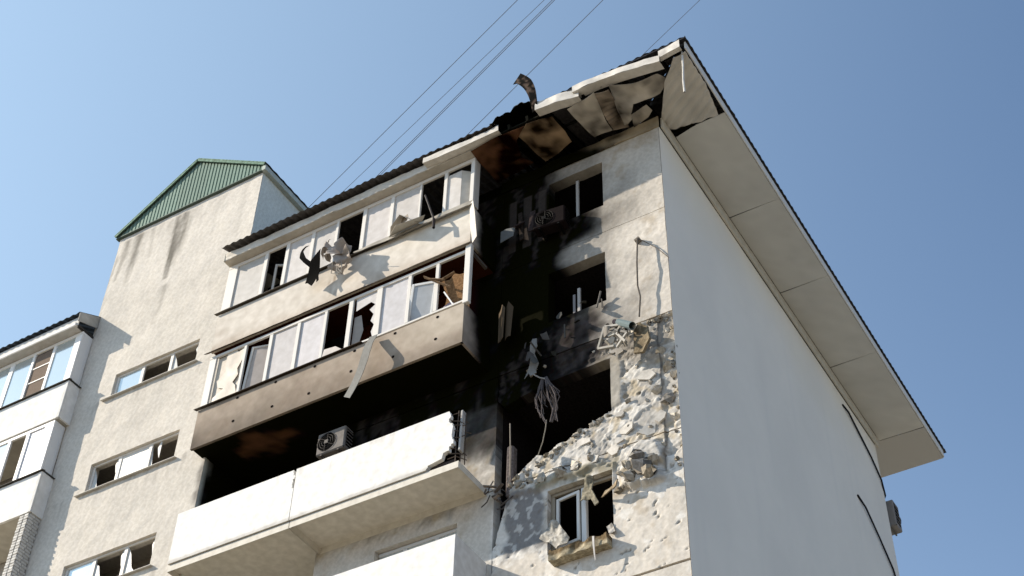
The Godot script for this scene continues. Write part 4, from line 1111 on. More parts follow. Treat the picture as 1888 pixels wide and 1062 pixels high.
func aircon(called: String, label: String, at: Vector3, turn: float, s: Vector3, body: Color, dark: Color, tilt := 0.0) -> Node3D:
	var t := thing(called, label, "air conditioner", at)
	t.rotation = Vector3(tilt, turn, 0)
	var mk := func(name_: String, a: Acc, m: Material):
		var o := piece(name_, a.mesh(), m)
		o.reparent(t, false)
		o.position = Vector3.ZERO
		o.name = numbered(t, name_)
	var a := Acc.new()
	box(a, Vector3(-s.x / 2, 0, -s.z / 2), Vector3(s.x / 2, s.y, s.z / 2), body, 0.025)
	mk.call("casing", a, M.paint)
	var r := s.y * 0.40
	var c := Vector3(-s.x * 0.14, s.y / 2, s.z / 2 + 0.004)
	a = Acc.new()
	for k in 20:
		var p := c + Vector3(cos(TAU * k / 20), sin(TAU * k / 20), 0) * r
		var q := c + Vector3(cos(TAU * (k + 1) / 20), sin(TAU * (k + 1) / 20), 0) * r
		a.tri(c - Vector3(0, 0, 0.0), q, p, dark)
	mk.call("fan_opening", a, M.dull)
	a = Acc.new()
	for ring in 4:
		var rr := r * (0.25 + 0.25 * ring)
		var pts := []
		for k in 21:
			pts.append(c + Vector3(cos(TAU * k / 20) * rr, sin(TAU * k / 20) * rr, 0.012))
		tube(a, pts, 0.005, dark.lerp(body, 0.25), 4)
	for k in 6:
		tube(a, [c + Vector3(cos(TAU * k / 6), sin(TAU * k / 6), 0) * r * 0.2 + Vector3(0, 0, 0.014), c + Vector3(cos(TAU * k / 6 + 0.4), sin(TAU * k / 6 + 0.4), 0) * r + Vector3(0, 0, 0.014)], 0.005, dark.lerp(body, 0.25), 4)
	mk.call("fan_grille", a, M.metal)
	a = Acc.new()
	box(a, c + Vector3(-0.05, -0.05, 0.0), c + Vector3(0.05, 0.05, 0.02), body * 0.6, 0.01)
	mk.call("fan_hub", a, M.metal)
	a = Acc.new()
	for k in 2:
		var x := s.x * (-0.3 + 0.6 * k)
		bar(a, Vector3(x, -0.02, s.z / 2), Vector3(x, -0.02, -s.z / 2 - 0.12), 0.04, 0.03, body * 0.55)
	mk.call("bracket", a, M.metal)
	for sd in [-1.0, 1.0]:
		a = Acc.new()
		box(a, Vector3(sd * (s.x / 2 - 0.002), s.y * 0.12, -s.z * 0.40), Vector3(sd * (s.x / 2 + 0.006), s.y * 0.88, s.z * 0.28), dark)
		mk.call("coil", a, M.dull)
		a = Acc.new()
		for k in 5:
			box(a, Vector3(sd * (s.x / 2 + 0.007), s.y * (0.18 + 0.15 * k), -s.z * 0.40), Vector3(sd * (s.x / 2 + 0.016), s.y * (0.18 + 0.15 * k) + 0.02, s.z * 0.28), body * 0.8)
		mk.call("louvre", a, M.metal)
	return t

func debris() -> void:
	aircon("air_conditioner", "white air conditioner darkened by soot and painted-in shade standing behind the white parapet", Vector3(-7.45, 20.72, 0.44), 0.0, Vector3(0.70, 0.56, 0.28), Color(0.20, 0.185, 0.175), Color(0.006, 0.006, 0.006))  # casing grey stands for soot plus the shadow over the unit
	aircon("air_conditioner", "burnt air conditioner hanging under the top blackened window", Vector3(-2.50, 24.93, 0.24), 0.12, Vector3(0.72, 0.50, 0.28), Color(0.012, 0.011, 0.011), Color(0.002, 0.002, 0.002))
	aircon("air_conditioner", "grey air conditioner on the far rear corner under the gable eave", Vector3(-0.30, 24.62, -12.95), PI, Vector3(0.86, 0.80, 0.42), Color(0.26, 0.25, 0.24), Color(0.01, 0.01, 0.01))

	# ---- upper balcony
	var a := Acc.new()
	plate(a, [Vector2(-0.24, 0.72), Vector2(-0.19, 0.80), Vector2(-0.02, 0.68), Vector2(-0.12, 0.68), Vector2(-0.14, 0.52), Vector2(-0.02, 0.24), Vector2(0.10, 0.10), Vector2(0.42, 0.26), Vector2(0.38, 0.02), Vector2(0.30, -0.36), Vector2(0.34, -0.52), Vector2(0.28, -0.56), Vector2(0.24, -0.40), Vector2(0.16, -0.62), Vector2(-0.02, -0.40), Vector2(-0.10, -0.36), Vector2(0.05, -0.02), Vector2(-0.10, 0.16), Vector2(-0.22, 0.34)], func(p): return Vector3(-8.14 + p.x, 25.68 + p.y, 1.33 + 0.10 * sin(p.y * 4.0) + 0.12 * p.x), 0.006, 0.07, Color(0.004, 0.004, 0.0045))
	single("torn_sheet", a, M.dull, "black torn sheet dangling in front of the upper balcony glazing", "sheet", Vector3(-8.14, 25.1, 1.33))
	a = Acc.new()
	for k in 7:
		var c: Vector3 = [Vector3(-7.68, 26.08, 1.34), Vector3(-7.60, 25.90, 1.38), Vector3(-7.36, 25.66, 1.42), Vector3(-7.16, 25.72, 1.40), Vector3(-7.10, 25.42, 1.42), Vector3(-7.28, 25.26, 1.40), Vector3(-7.08, 25.12, 1.38)][k]
		var rot := Basis(Vector3(sin(k * 2.1), cos(k * 1.3), 0.4).normalized(), 0.7 * sin(k * 3.7))
		plate(a, shard([0.22, 0.26, 0.34, 0.26, 0.30, 0.24, 0.20][k], k), func(p): return c + rot * Vector3(p.x, p.y, 0.09 * noise(p.x, p.y, 260.0, k) + 0.10 * sin(p.x * 14.0 + k)), 0.006, 0.04, Color(0.37, 0.33, 0.30))
	for k in 3:
		tube(a, [Vector3(-7.35 + 0.1 * k, 25.4, 1.40), Vector3(-7.4 + 0.15 * k, 25.1, 1.36), Vector3(-7.2 + 0.05 * k, 24.98, 1.34), Vector3(-7.0 - 0.1 * k, 25.12, 1.38)], 0.012, Color(0.45, 0.42, 0.38), 5)
	single("crumpled_rag", a, M.cloth, "crumpled grey rag of torn fabric hanging off the upper balcony", "rag", Vector3(-7.3, 25.0, 1.38))
	a = Acc.new()
	plate(a, [Vector2(-0.52, 0.0), Vector2(0.0, 0.0), Vector2(0.0, 0.50), Vector2(-0.34, 0.34)], func(p): return Vector3(-5.66 + p.x * 0.85, 26.20 + p.x * 0.62 - p.y * 0.35, 1.08 + p.y * 0.6), 0.008, 0.08, Color(0.46, 0.43, 0.38))
	plate(a, [Vector2(0.0, 0.0), Vector2(0.45, 0.0), Vector2(0.36, 0.34), Vector2(0.0, 0.50)], func(p): return Vector3(-5.66 + p.x * 0.95, 26.20 - p.x * 1.05 - p.y * 0.35, 1.08 + p.y * 0.6), 0.008, 0.08, Color(0.50, 0.47, 0.42))
	plate(a, shard(0.16, 3), func(p): return Vector3(-5.64 + p.x, 25.98 + p.y, 1.22 + 0.3 * p.x), 0.006, 0.05, Color(0.30, 0.26, 0.22))
	single("bent_panel", a, M.paint, "bent grey panel folded like a small roof on the upper balcony sill", "panel", Vector3(-5.66, 25.8, 1.1))
	a = Acc.new()
	tube(a, [Vector3(-5.22, 26.68, 1.10), Vector3(-4.83, 25.56, 1.24)], 0.022, Color(0.05, 0.045, 0.045))
	tube(a, [Vector3(-4.83, 25.57, 1.24), Vector3(-4.81, 25.27, 1.25)], 0.034, Color(0.04, 0.035, 0.035))
	single("metal_rod", a, M.metal, "dark thin rod leaning out of the open upper bay", "rod", Vector3(-4.83, 25.27, 1.24))
	a = Acc.new()
	plate(a, [Vector2(-0.10, 0.62), Vector2(0.04, 0.60), Vector2(0.12, 0.2), Vector2(0.22, -0.62), Vector2(0.04, -0.66), Vector2(-0.08, 0.0)], func(p): return Vector3(-3.94 + p.x * 0.9, 25.14 + p.y, 1.10 + 0.05 * p.y + 0.5 * p.x), 0.01, 0.1, Color(0.60, 0.57, 0.52))
	single("hanging_flap", a, M.paint, "pale flap of panel hanging from the right end of the upper balcony", "panel", Vector3(-3.94, 24.5, 1.10))
	a = Acc.new()      # the slanting translucent scrap whose shade lies on the parapet
	plate(a, [Vector2(-0.50, 0.0), Vector2(0.42, 0.05), Vector2(0.62, 0.22), Vector2(-0.08, 0.30)], func(p): return Vector3(-5.62 + p.x, 25.80 - p.y * 0.5, 1.10 + p.y * 1.1), 0.006, 0.1, Color(0.44, 0.42, 0.38))
	single("bent_panel", a, M.paint, "flat grey scrap lying across the bent flashing under the folded panel", "panel", Vector3(-5.6, 25.7, 1.2))

	# ---- lower balcony
	a = Acc.new()
	plate(a, [Vector2(-0.10, 0.86), Vector2(0.11, 0.84), Vector2(0.16, 0.4), Vector2(0.13, 0.0), Vector2(-0.02, -0.84), Vector2(-0.22, -0.72), Vector2(-0.10, -0.1), Vector2(-0.06, 0.4)], func(p): return Vector3(-6.26 + p.x + 0.22 * minf(p.y, 0.3) - 0.02, 22.02 + p.y, 1.30 - 0.16 * smoothstep(0.3, 0.9, p.y) + 0.04 * p.x + 0.03 * sin(p.y * 4.0)), 0.01, 0.1, Color(0.19, 0.19, 0.18))  # grey darkened to stand for the shade on its turned-away face
	single("metal_strip", a, M.metal, "long bent grey metal strip dangling from the smoke-stained balcony", "metal strip", Vector3(-6.3, 21.2, 1.3))
	a = Acc.new()
	plate(a, [Vector2(-0.34, -0.60), Vector2(0.32, -0.60), Vector2(0.33, 0.40), Vector2(0.10, 0.44), Vector2(-0.02, 0.52), Vector2(-0.14, 0.40), Vector2(-0.36, 0.44), Vector2(-0.20, 0.0)], func(p): return Vector3(-4.42 + p.x, 23.50 + p.y, 0.84 + 0.1 * p.y), 0.02, 0.2, Color(0.32, 0.19, 0.10))
	single("wooden_board", a, M.dull, "broken brown wooden board standing in the last lower bay", "board", Vector3(-4.42, 22.9, 0.84))
	a = Acc.new()
	for q in [[Vector3(-5.05, 24.02, 1.12), Vector3(-4.45, 23.55, 0.98)], [Vector3(-4.95, 23.92, 1.10), Vector3(-4.55, 23.72, 1.08)], [Vector3(-4.62, 23.78, 1.06), Vector3(-4.36, 23.92, 1.0)]]:
		bar(a, q[0], q[1], 0.07, 0.018, Color(0.30, 0.21, 0.14))
	single("splintered_lath", a, M.dull, "splintered brown laths sticking out past the last post of the lower balcony", "wood", Vector3(-4.7, 23.6, 1.08))
	a = Acc.new()
	bar(a, Vector3(-4.62, 23.50, 0.95), Vector3(-4.36, 22.99, 0.93), 0.05, 0.03, WHITE)
	plate(a, shard(0.2, 6), func(p): return Vector3(-4.58 + p.x, 23.12 + p.y, 0.86), 0.006, 0.1, Color(0.25, 0.2, 0.27))
	single("window_bar", a, M.pvc, "short broken white bar in front of the brown board", "window bar", Vector3(-4.36, 22.95, 0.93))
	a = Acc.new()
	plate(a, [Vector2(-0.24, -0.02), Vector2(0.28, 0.0), Vector2(0.10, 0.16), Vector2(-0.20, 0.20)], func(p): return Vector3(-7.40 + p.x, 23.02 + p.y, 1.0), 0.008, 0.1, Color(0.55, 0.5, 0.46))
	single("glass_shard", a, M.film, "low pale scrap of pane in the open dark-red bay", "shard", Vector3(-7.4, 23.0, 1.0))
	a = Acc.new()
	for k in 2:
		plate(a, [Vector2(-0.12, -0.45), Vector2(0.08, -0.50), Vector2(0.12, 0.3), Vector2(0.0, 0.5), Vector2(-0.12, 0.35)], func(p): return Vector3(-3.62 + 0.19 * k + p.x, 22.72 + p.y - 0.05 * k, 0.30 + 0.08 * sin(p.x * 12.0 + k)), 0.01, 0.08, mix(Color(0.13, 0.10, 0.07), SOOT, 0.35 * k))  # tan set dark to paint in the half shadow here
	single("hanging_curtain", a, M.cloth, "scorched tan curtain scraps, painted dim as in half shadow, behind the right end of the lower balcony", "curtain", Vector3(-3.5, 22.2, 0.3))

	# ---- behind the end of the upper balcony
	a = Acc.new()
	plate(a, [Vector2(-0.2, -0.2), Vector2(0.12, -0.14), Vector2(0.16, 0.1), Vector2(-0.05, 0.16), Vector2(-0.2, 0.14)], func(p): return Vector3(-3.55 + p.x, 25.36 + p.y, 0.25), 0.01, 0.1, Color(0.17, 0.18, 0.18))
	single("metal_scrap", a, M.metal, "small grey scrap in the dark beside the upper balcony", "scrap", Vector3(-3.55, 25.2, 0.25))
	for k in 4:
		a = Acc.new()
		var x: float = [-3.30, -3.05, -2.86, -3.42][k]
		bar(a, Vector3(x, 25.15 + 0.1 * k, 0.10 + 0.05 * k), Vector3(x + 0.07 * (k - 1), 26.05 - 0.12 * k, 0.08), 0.10 + 0.03 * (k % 2), 0.03, Color(0.045, 0.036, 0.034) * (1.0 + 0.5 * (k % 2)))
		single("charred_board", a, M.dull, ORDINAL[[1, 2, 3, 0][k]] + " charred board from the left against the black wall beside the upper balcony", "board", Vector3(x, 25.15, 0.1), "charred boards beside the upper balcony")

	# ---- hole and its rubble
	a = Acc.new()
	var r := RandomNumberGenerator.new()
	r.seed = 21
	for q in [[Vector3(-1.44, 21.02, 0.28), Vector3(-1.28, 21.50, 0.30)], [Vector3(-1.28, 21.50, 0.30), Vector3(-0.92, 21.36, 0.34)], [Vector3(-1.44, 21.02, 0.28), Vector3(-1.06, 20.86, 0.36)], [Vector3(-1.20, 21.44, 0.26), Vector3(-0.76, 21.04, 0.40)], [Vector3(-0.76, 21.04, 0.40), Vector3(-1.02, 20.82, 0.34)], [Vector3(-1.02, 21.2, 0.33), Vector3(-0.80, 20.82, 0.42)], [Vector3(-1.34, 21.26, 0.25), Vector3(-1.0, 21.02, 0.30)]]:
		bar(a, q[0], q[1], r.randf_range(0.03, 0.055), 0.045, Color(0.36, 0.345, 0.315) * r.randf_range(0.5, 1.25))
	for k in 16:
		var c := Vector3(r.randf_range(-1.35, -0.6), r.randf_range(20.85, 21.4), r.randf_range(0.22, 0.42))
		var rot := Basis(Vector3(r.randf_range(-1, 1), r.randf_range(-1, 1), r.randf_range(-1, 1)).normalized(), r.randf_range(-1.4, 1.4))
		plate(a, shard(r.randf_range(0.08, 0.16), k), func(p): return c + rot * Vector3(p.x, p.y, 0.04 * sin(p.x * 20.0)), 0.008, 0.06, Color(0.34, 0.32, 0.28) * r.randf_range(0.5, 1.5))
	single("window_wreck", a, M.paint, "mangled wreck of a white window frame hanging off the wall beside the hole", "window frame", Vector3(-1.1, 20.85, 0.3))
	a = Acc.new()
	tube(a, [Vector3(-0.98, 21.48, 0.30), Vector3(-0.62, 21.10, 0.46)], 0.075, Color(0.16, 0.20, 0.21), 10)
	tube(a, [Vector3(-0.98, 21.48, 0.30), Vector3(-1.10, 21.60, 0.25)], 0.05, Color(0.05, 0.04, 0.05), 8)
	single("insulation_roll", a, M.cloth, "blue-grey roll caught on the wrecked frame beside the hole", "roll", Vector3(-0.8, 21.1, 0.4))
	a = Acc.new()
	plate(a, [Vector2(-0.16, -0.3), Vector2(0.06, -0.42), Vector2(0.24, -0.2), Vector2(0.18, 0.16), Vector2(0.02, 0.34), Vector2(-0.14, 0.26)], func(p): return Vector3(-0.56 + p.x, 20.92 + p.y, 0.30 + 0.3 * p.x + 0.03 * noise(p.x, p.y, 240.0)), 0.05, 0.06, func(p): return Color(0.24, 0.20, 0.14) * (1.0 + 0.4 * noise(p.x, p.y, 260.0)))
	single("wall_slab", a, M.dull, "brown chunk of wall facing dangling right of the wrecked frame", "rubble", Vector3(-0.56, 20.5, 0.3))
	# scraps hanging from the burnt window sill above the hole
	for k in 14:
		a = Acc.new()
		var c := Vector3(-3.2 + 0.143 * k + r.randf_range(-0.06, 0.06), r.randf_range(21.45, 22.45), r.randf_range(0.05, 0.28))
		c.y += (c.x + 2.2) * 0.25
		var s := r.randf_range(0.05, 0.14)
		var rot := Basis(Vector3(r.randf_range(-1, 1), r.randf_range(-1, 1), r.randf_range(-1, 1)).normalized(), r.randf_range(-1.2, 1.2))
		var g := r.randf_range(0.015, 0.10) * (2.4 if c.x > -1.7 else 1.0)
		if k % 4 == 3:
			bar(a, c, c + rot * Vector3(0.05, 0.35, 0.02), 0.03, 0.02, Color(g, g * 0.95, g * 0.9))
		else:
			plate(a, shard(s, k), func(p): return c + rot * Vector3(p.x, p.y * 1.5, 0.05 * sin(p.x * 16.0 + k)), 0.01, 0.06, Color(g, g * 0.96, g * 0.92))
		single("hanging_scrap", a, M.cloth, ORDINAL[k] + " burnt scrap from the left dangling under the middle blackened window", "scrap", c, "burnt scraps under the middle blackened window")
	# long grey rag and the frayed bundle in the hole
	a = Acc.new()
	plate(a, [Vector2(-0.05, 0.5), Vector2(0.06, 0.45), Vector2(0.10, 0.2), Vector2(0.02, 0.05), Vector2(0.08, -0.18), Vector2(0.02, -0.32), Vector2(0.06, -0.45), Vector2(-0.06, -0.5), Vector2(-0.14, -0.36), Vector2(-0.2, -0.52), Vector2(-0.17, -0.28), Vector2(-0.08, 0.0)], func(p): return Vector3(-2.94 + p.x, 21.62 + p.y, 0.14 + 0.05 * sin(p.y * 7.0)), 0.012, 0.06, Color(0.23, 0.22, 0.21))
	single("grey_rag", a, M.cloth, "pale grey rag caught above the left side of the hole", "rag", Vector3(-2.94, 21.1, 0.14))
	var bundle := thing("frayed_bundle", "bundle of frayed fibres hanging into the top of the hole", "debris", Vector3(-2.70, 19.7, 0.1))
	for k in 34:
		a = Acc.new()
		var x := r.randf_range(-0.19, 0.2)
		var lo := r.randf_range(19.75, 20.5)
		tube(a, [Vector3(-2.72 + x * 0.3, 20.98, 0.12), Vector3(-2.70 + x * 0.8, 20.72, 0.16 + 0.2 * x), Vector3(-2.68 + x * 1.15 + r.randf_range(-0.05, 0.05), lerpf(20.7, lo, 0.35), 0.17 + r.randf_range(-0.06, 0.06)), Vector3(-2.65 + x * 1.2 + r.randf_range(-0.06, 0.06), lerpf(20.7, lo, 0.7), 0.15), Vector3(-2.62 + x * 0.8 + r.randf_range(-0.07, 0.07), lo, 0.12)], r.randf_range(0.005, 0.015), Color(0.13, 0.115, 0.115) * r.randf_range(0.1, 1.2), 5)
		part("fibre", a, M.cloth, bundle)
	a = Acc.new()
	tube(a, [Vector3(-2.95, 21.15, 0.14), Vector3(-2.80, 21.0, 0.14), Vector3(-2.68, 20.92, 0.14)], 0.015, Color(0.3, 0.28, 0.26))
	tube(a, [Vector3(-2.66, 19.9, 0.12), Vector3(-2.68, 19.7, 0.12), Vector3(-2.74, 19.4, 0.12), Vector3(-2.86, 19.17, 0.08)], 0.011, Color(0.30, 0.27, 0.22))
	single("loose_wire", a, M.cloth, "thin loose wire running from the frayed bundle to the broken wall edge", "wire", Vector3(-2.8, 19.2, 0.1))
	a = Acc.new()
	tube(a, [Vector3(-3.50, 20.2, 0.06), Vector3(-3.47, 19.5, 0.07), Vector3(-3.46, 18.95, 0.08), Vector3(-3.50, 18.76, 0.10)], 0.012, Color(0.34, 0.30, 0.25))
	single("loose_wire", a, M.cloth, "straight thin wire hanging at the left side of the hole", "wire", Vector3(-3.5, 18.8, 0.08))
	# gutted shaft at the left of the hole
	a = Acc.new()
	box(a, Vector3(-3.62, 18.55, -0.20), Vector3(-3.47, 19.75, -0.02), Color(0.20, 0.18, 0.18), 0.03)
	single("concrete_stub", a, M.dull, "grey upright stub of concrete left of the hole", "concrete", Vector3(-3.55, 18.55, -0.1))
	# twisted metal at the slab end
	a = Acc.new()
	for k in 16:
		var p := Vector3(r.randf_range(-3.95, -3.55), r.randf_range(18.2, 18.75), r.randf_range(0.02, 0.26))
		var q := p + Vector3(r.randf_range(-0.25, 0.25), r.randf_range(-0.2, 0.2), r.randf_range(-0.08, 0.12))
		if k % 3:
			bar(a, p, q, r.randf_range(0.02, 0.07), 0.015, Color(0.16, 0.14, 0.125) * r.randf_range(0.4, 1.8))
		else:
			tube(a, [p, (p + q) / 2 + Vector3(0.04, -0.05, 0.02), q], 0.012, Color(0.08, 0.07, 0.065))
	single("twisted_metal", a, M.metal, "knot of twisted metal at the end of the white balcony slab", "scrap metal", Vector3(-3.75, 18.3, 0.1))
	a = Acc.new()
	for k in 9:
		var y := 18.98 + 0.13 * k
		tube(a, [Vector3(-4.25 + 0.02 * sin(k * 3.0), y, 1.0), Vector3(-4.10 + 0.05 * sin(k * 2.0), y + 0.05 * cos(k * 4.0), 0.95), Vector3(-3.99 + 0.04 * cos(k * 5.0), y - 0.06 * sin(k), 0.8 + 0.1 * sin(k * 2.2))], 0.010, Color(0.10, 0.075, 0.06), 5)
	for k in 3:
		tube(a, [Vector3(-4.10 + 0.05 * k, 18.9, 0.96 - 0.08 * k), Vector3(-4.13 + 0.06 * k, 19.5, 0.92 - 0.06 * k), Vector3(-4.09 + 0.03 * k, 20.12, 0.94 - 0.08 * k)], 0.011, Color(0.10, 0.075, 0.06), 5)
	single("bare_rebar", a, M.metal, "bare rebar sticking out of the broken end of the white parapet", "rebar", Vector3(-4.1, 18.9, 0.9))
	a = Acc.new()
	boxt(a, Transform3D(Basis(Vector3.BACK, 0.05) * Basis(Vector3.RIGHT, -0.1), Vector3(-4.05, 19.66, 0.86)), Vector3(0.05, 1.06, 0.12), Color(0.42, 0.41, 0.39), 0.01)
	single("upright_strip", a, M.paint, "pale upright strip left standing at the broken parapet end", "strip", Vector3(-4.05, 19.1, 0.86))

	# lumps still stuck to the spalled wall
	var lump := []
	for k in 6:
		lump.append(rock(k))
	var wallp: Node3D = get_node("apartment_building")
	var mats := []
	for g in [Color(0.54, 0.51, 0.46), Color(0.70, 0.68, 0.64), Color(0.36, 0.33, 0.28), Color(0.32, 0.31, 0.30)]:
		var m: StandardMaterial3D = M.dull.duplicate()
		m.albedo_color = g.linear_to_srgb()
		mats.append(m)
	var put := func(x: float, y: float, s: Vector3, m: int):
		var p := Vector3(x, y, 0.0)
		var o := piece("rubble_chunk", lump[r.randi() % 6], mats[m], wallp)
		o.position = Vector3(x, y, front_relief(p) + s.z * 0.15)
		o.rotation = Vector3(r.randf() * 0.7, r.randf() * 0.7, r.randf() * 6.0)
		o.scale = s
	for k in 70:
		var x := r.randf_range(-3.3, -0.06)
		var y := r.randf_range(17.7, 21.5)
		if spalled(x, y) < 0.6 or Geometry2D.is_point_in_polygon(Vector2(x, y), PackedVector2Array([Vector2(-1.3, 21.1), Vector2(-1.3, 19.66), Vector2(-2.0, 19.55), Vector2(-3.5, 19.0), Vector2(-3.9, 21.1)])):
			continue
		if x > -2.75 and x < -1.35 and y < 18.4:
			continue
		var s := r.randf_range(0.04, 0.12)
		put.call(x, y, Vector3(s * r.randf_range(0.8, 1.8), s, s * 0.55), [0, 0, 0, 1, 1, 0, 0, 2][r.randi() % 8])
	for q in [[-0.17, 20.32, 0.27, 1], [-0.06, 20.05, 0.2, 1], [-0.42, 19.78, 0.22, 1], [-0.30, 20.72, 0.22, 1], [-0.14, 21.2, 0.16, 1], [-0.2, 19.5, 0.3, 3], [-0.10, 19.06, 0.2, 1], [-0.72, 18.05, 0.42, 3], [-0.95, 17.92, 0.3, 0], [-0.58, 17.86, 0.34, 2], [-0.8, 18.3, 0.3, 3], [-1.0, 18.2, 0.24, 0], [-0.5, 18.12, 0.3, 0], [-1.25, 17.8, 0.2, 2], [-3.3, 18.70, 0.2, 0], [-3.05, 18.68, 0.2, 0], [-2.8, 18.62, 0.22, 1], [-2.4, 18.62, 0.3, 0], [-2.1, 18.66, 0.26, 1], [-1.75, 18.70, 0.22, 0], [-3.5, 18.78, 0.14, 0]]:
		put.call(q[0], q[1], Vector3(q[2] * 1.2, q[2] * 0.9, q[2] * 0.6), q[3])
	for k in 26:                                       # flat torn slabs of plaster
		var x := r.randf_range(-3.0, -0.08)
		var y := r.randf_range(17.9, 21.3)
		if spalled(x, y) < 0.9 or (x < -1.3 and (y > 19.6 + (x + 1.3) * 0.4 or y < 18.5)):
			continue
		var sl := Acc.new()
		var c := Vector3(x, y, front_relief(Vector3(x, y, 0)) + 0.03)
		var rot := Basis(Vector3(r.randf_range(-1, 1), r.randf_range(-1, 1), 0).normalized(), r.randf_range(-0.35, 0.35))
		var tone := r.randf_range(0.75, 1.1)
		plate(sl, shard(r.randf_range(0.10, 0.24), k * 3), func(p): return c + rot * Vector3(p.x, p.y * 0.8, 0), 0.035, 0.1, func(p): return Color(0.62, 0.59, 0.54) * tone * (1.0 + 0.15 * noise(p.x + x, p.y, 400.0)))
		part("plaster_slab", sl, M.plaster, wallp)
	for k in 30:                                       # crumbs along the broken lip of the hole
		var t := k / 30.0 + r.randf_range(-0.02, 0.02)
		var x := lerpf(-1.4, -3.5, t)
		var y: float = lerpf(19.72, 18.90, t) + r.randf_range(-0.14, 0.02)
		var s := r.randf_range(0.03, 0.14)
		put.call(x, y, Vector3(s * 1.6, s, s * 0.7), [0, 0, 1, 2][r.randi() % 4])
	for k in 40:                                       # crumbs under the overhanging edge and down the corner
		var x := r.randf_range(-1.2, -0.03) if k < 22 else r.randf_range(-0.12, 0.0)
		var y := r.randf_range(21.3, 21.55) if k < 22 else r.randf_range(17.6, 21.4)
		var s := r.randf_range(0.04, 0.10)
		put.call(x, y, Vector3(s * 1.3, s, s), [0, 1, 2, 3][r.randi() % 4])
	# plaster pieces around the lower window
	for q in [["torn white facing hanging in the lower left of the shattered window", [Vector2(-0.32, 0.10), Vector2(-0.04, 0.34), Vector2(0.08, 0.30), Vector2(0.36, -0.18), Vector2(0.33, -0.30), Vector2(0.06, -0.28), Vector2(-0.06, -0.12), Vector2(-0.24, 0.02)], Vector3(-2.52, 17.22, 0.12), Color(0.50, 0.49, 0.46)], ["grey torn scrap hanging across the top of the shattered window", [Vector2(0.0, 0.34), Vector2(0.12, 0.3), Vector2(0.10, 0.0), Vector2(0.26, -0.36), Vector2(0.20, -0.42), Vector2(0.08, -0.20), Vector2(-0.14, -0.14), Vector2(-0.10, 0.1)], Vector3(-1.86, 17.98, 0.06), Color(0.30, 0.28, 0.22)], ["pale lump of plaster wedged at the lower right of the shattered window", [Vector2(-0.1, 0.12), Vector2(0.02, 0.14), Vector2(0.10, -0.08), Vector2(-0.02, -0.1)], Vector3(-1.42, 17.02, 0.04), Color(0.55, 0.53, 0.5)], ["tan scrap sticking out right of the shattered window", [Vector2(-0.22, -0.04), Vector2(0.0, 0.06), Vector2(0.2, 0.12), Vector2(0.16, 0.0), Vector2(-0.05, -0.08)], Vector3(-1.36, 17.78, 0.16), Color(0.38, 0.31, 0.22)]]:
		a = Acc.new()
		plate(a, q[1], func(p): return q[2] + Vector3(p.x, p.y, 0.25 * p.x + 0.05 * noise(p.x, p.y, 260.0)), 0.02, 0.06, func(p): return q[3] * (1.0 + 0.25 * noise(p.x, p.y, 300.0)))
		single("plaster_scrap", a, M.dull, q[0], "plaster", q[2])
	# conduit on the sunlit wall
	a = Acc.new()
	tube(a, [Vector3(-0.60, 23.78, 0.02), Vector3(-0.56, 23.70, 0.16), Vector3(-0.58, 23.0, 0.20), Vector3(-0.61, 22.4, 0.16), Vector3(-0.57, 22.1, 0.15), Vector3(-0.62, 21.6, 0.14)], 0.017, Color(0.16, 0.14, 0.12))
	tube(a, [Vector3(-0.56, 23.72, 0.14), Vector3(-0.42, 23.60, 0.08), Vector3(-0.2, 23.34, 0.05), Vector3(0.03, 22.98, 0.03)], 0.010, Color(0.18, 0.16, 0.14))
	boxt(a, Transform3D(Basis(Vector3.BACK, 0.5), Vector3(-0.60, 23.76, 0.06)), Vector3(0.12, 0.07, 0.12), Color(0.2, 0.18, 0.15), 0.01)
	single("loose_conduit", a, M.cloth, "thin dark conduit hanging loose on the sunlit wall near the corner", "conduit", Vector3(-0.6, 21.6, 0.1))
	a = Acc.new()
	plate(a, [Vector2(-0.02, 0.05), Vector2(0.02, 0.04), Vector2(0.015, -0.4), Vector2(-0.005, -0.42)], func(p): return Vector3(-1.66 + p.x, 16.80 + p.y, 0.24 - 0.3 * p.y * p.y), 0.01, 0.1, Color(0.6, 0.58, 0.55))
	single("hanging_strip", a, M.paint, "narrow white strip hanging from the ruined sill", "strip", Vector3(-1.66, 16.4, 0.24))
	a = Acc.new()
	tube(a, [Vector3(1.20, 27.45, 1.22), Vector3(1.21, 26.9, 1.26), Vector3(1.17, 26.5, 1.22), Vector3(1.18, 26.1, 1.24)], 0.022, Color(0.66, 0.64, 0.6), 6)
	single("dangling_trim", a, M.paint, "white strip of trim dangling from the roof corner", "trim", Vector3(1.2, 26.1, 1.24))
	for q in [["black cable looping down the gable from under the far eave", [Vector3(0.03, 26.68, -10.10), Vector3(0.06, 26.64, -10.4), Vector3(0.05, 26.42, -11.1), Vector3(0.05, 26.15, -11.8), Vector3(0.05, 25.8, -12.35), Vector3(0.02, 25.45, -12.56), Vector3(-0.08, 25.30, -12.6)]], ["black cable falling down the gable below the air conditioner", [Vector3(0.03, 23.82, -10.05), Vector3(0.06, 23.70, -10.45), Vector3(0.05, 23.30, -11.2), Vector3(0.05, 22.8, -11.9), Vector3(0.05, 21.9, -12.3), Vector3(0.05, 20.8, -12.4)]]]:
		a = Acc.new()
		tube(a, q[1], 0.024, Color(0.03, 0.03, 0.032), 6)
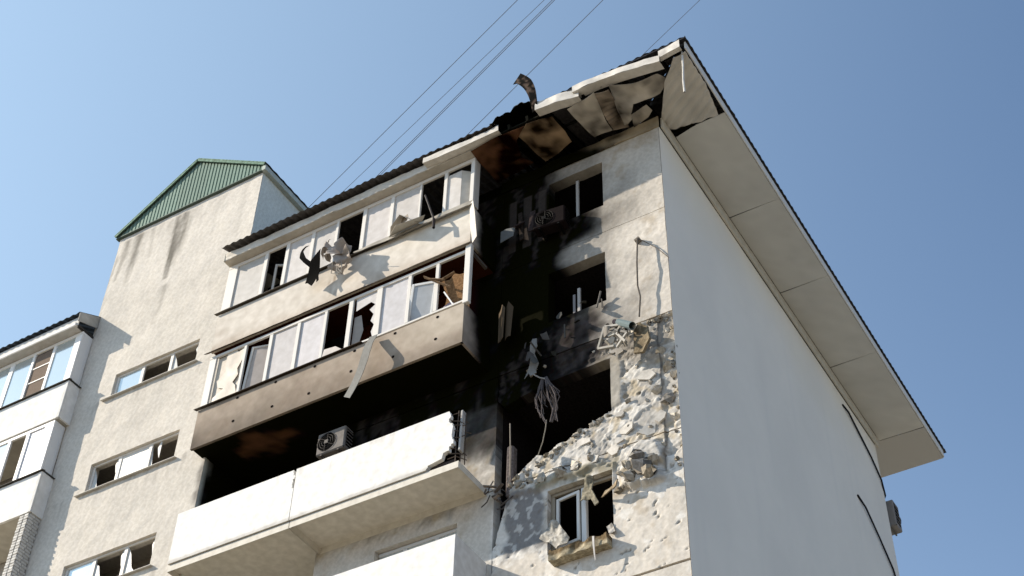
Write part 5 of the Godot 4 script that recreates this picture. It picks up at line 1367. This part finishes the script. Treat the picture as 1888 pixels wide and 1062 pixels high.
		single("wall_cable", a, M.cloth, q[0], "cable", q[1][0])
	a = Acc.new()
	plate(a, [Vector2(-0.6, 0.0), Vector2(-0.05, -0.02), Vector2(0.0, -0.10), Vector2(-0.4, -0.10)], func(p): return Vector3(0.62 + p.x, EY - 0.03, -0.5 + p.y), 0.004, 0.1, SOOT)
	single("soffit_tear", a, M.dull, "black torn flap of lining at the joint of the gable soffit", "lining", Vector3(0.5, EY - 0.03, -0.5))

func cables() -> void:
	var rows := [["lowest overhead cable, leaving from beside the green gable", Vector3(-10.4, 31.0, -0.82), Vector3(-2.3, 31.0, 2.02)], ["second overhead cable from the left, thin", Vector3(-9.18, 31.0, -0.78), Vector3(-1.88, 31.0, 1.67)], ["left cable of the close pair overhead", Vector3(-8.37, 31.0, -0.87), Vector3(-1.71, 31.0, 1.58)], ["right cable of the close pair overhead", Vector3(-8.24, 31.0, -0.87), Vector3(-1.67, 31.0, 1.55)], ["overhead cable passing behind the curled metal strip", Vector3(-5.58, 31.0, -0.85), Vector3(-0.71, 31.0, 0.99)], ["short overhead cable nearest the roof corner", Vector3(-0.61, 31.0, -0.84), Vector3(1.21, 31.0, -0.13)]]
	for k in rows.size():
		var d: Vector3 = (rows[k][2] - rows[k][1]).normalized()
		var p: Vector3 = rows[k][1]
		var from := p + d * ((-10.83 - p.x) / d.x)
		var to: Vector3 = rows[k][2] + d * 45.0
		var pts := []
		for j in 31:
			var q := from.lerp(to, j / 30.0)
			pts.append(q)
		var a := Acc.new()
		tube(a, pts, 0.0075 if k != 1 and k != 5 else 0.006, Color(0.16, 0.16, 0.17), 5)
		single("overhead_cable", a, M.cloth, rows[k][0], "cable", from, "cables strung over the roof")
	var a := Acc.new()
	tube(a, [Vector3(-16.4, 28.6, -0.1), Vector3(-16.0, 28.62, 0.3), Vector3(-15.66, 28.72, 0.5)], 0.01, Color(0.06, 0.06, 0.065), 5)
	single("overhead_cable", a, M.cloth, "short slack cable between the left roof and the stair tower", "cable", Vector3(-16.4, 28.6, -0.1))
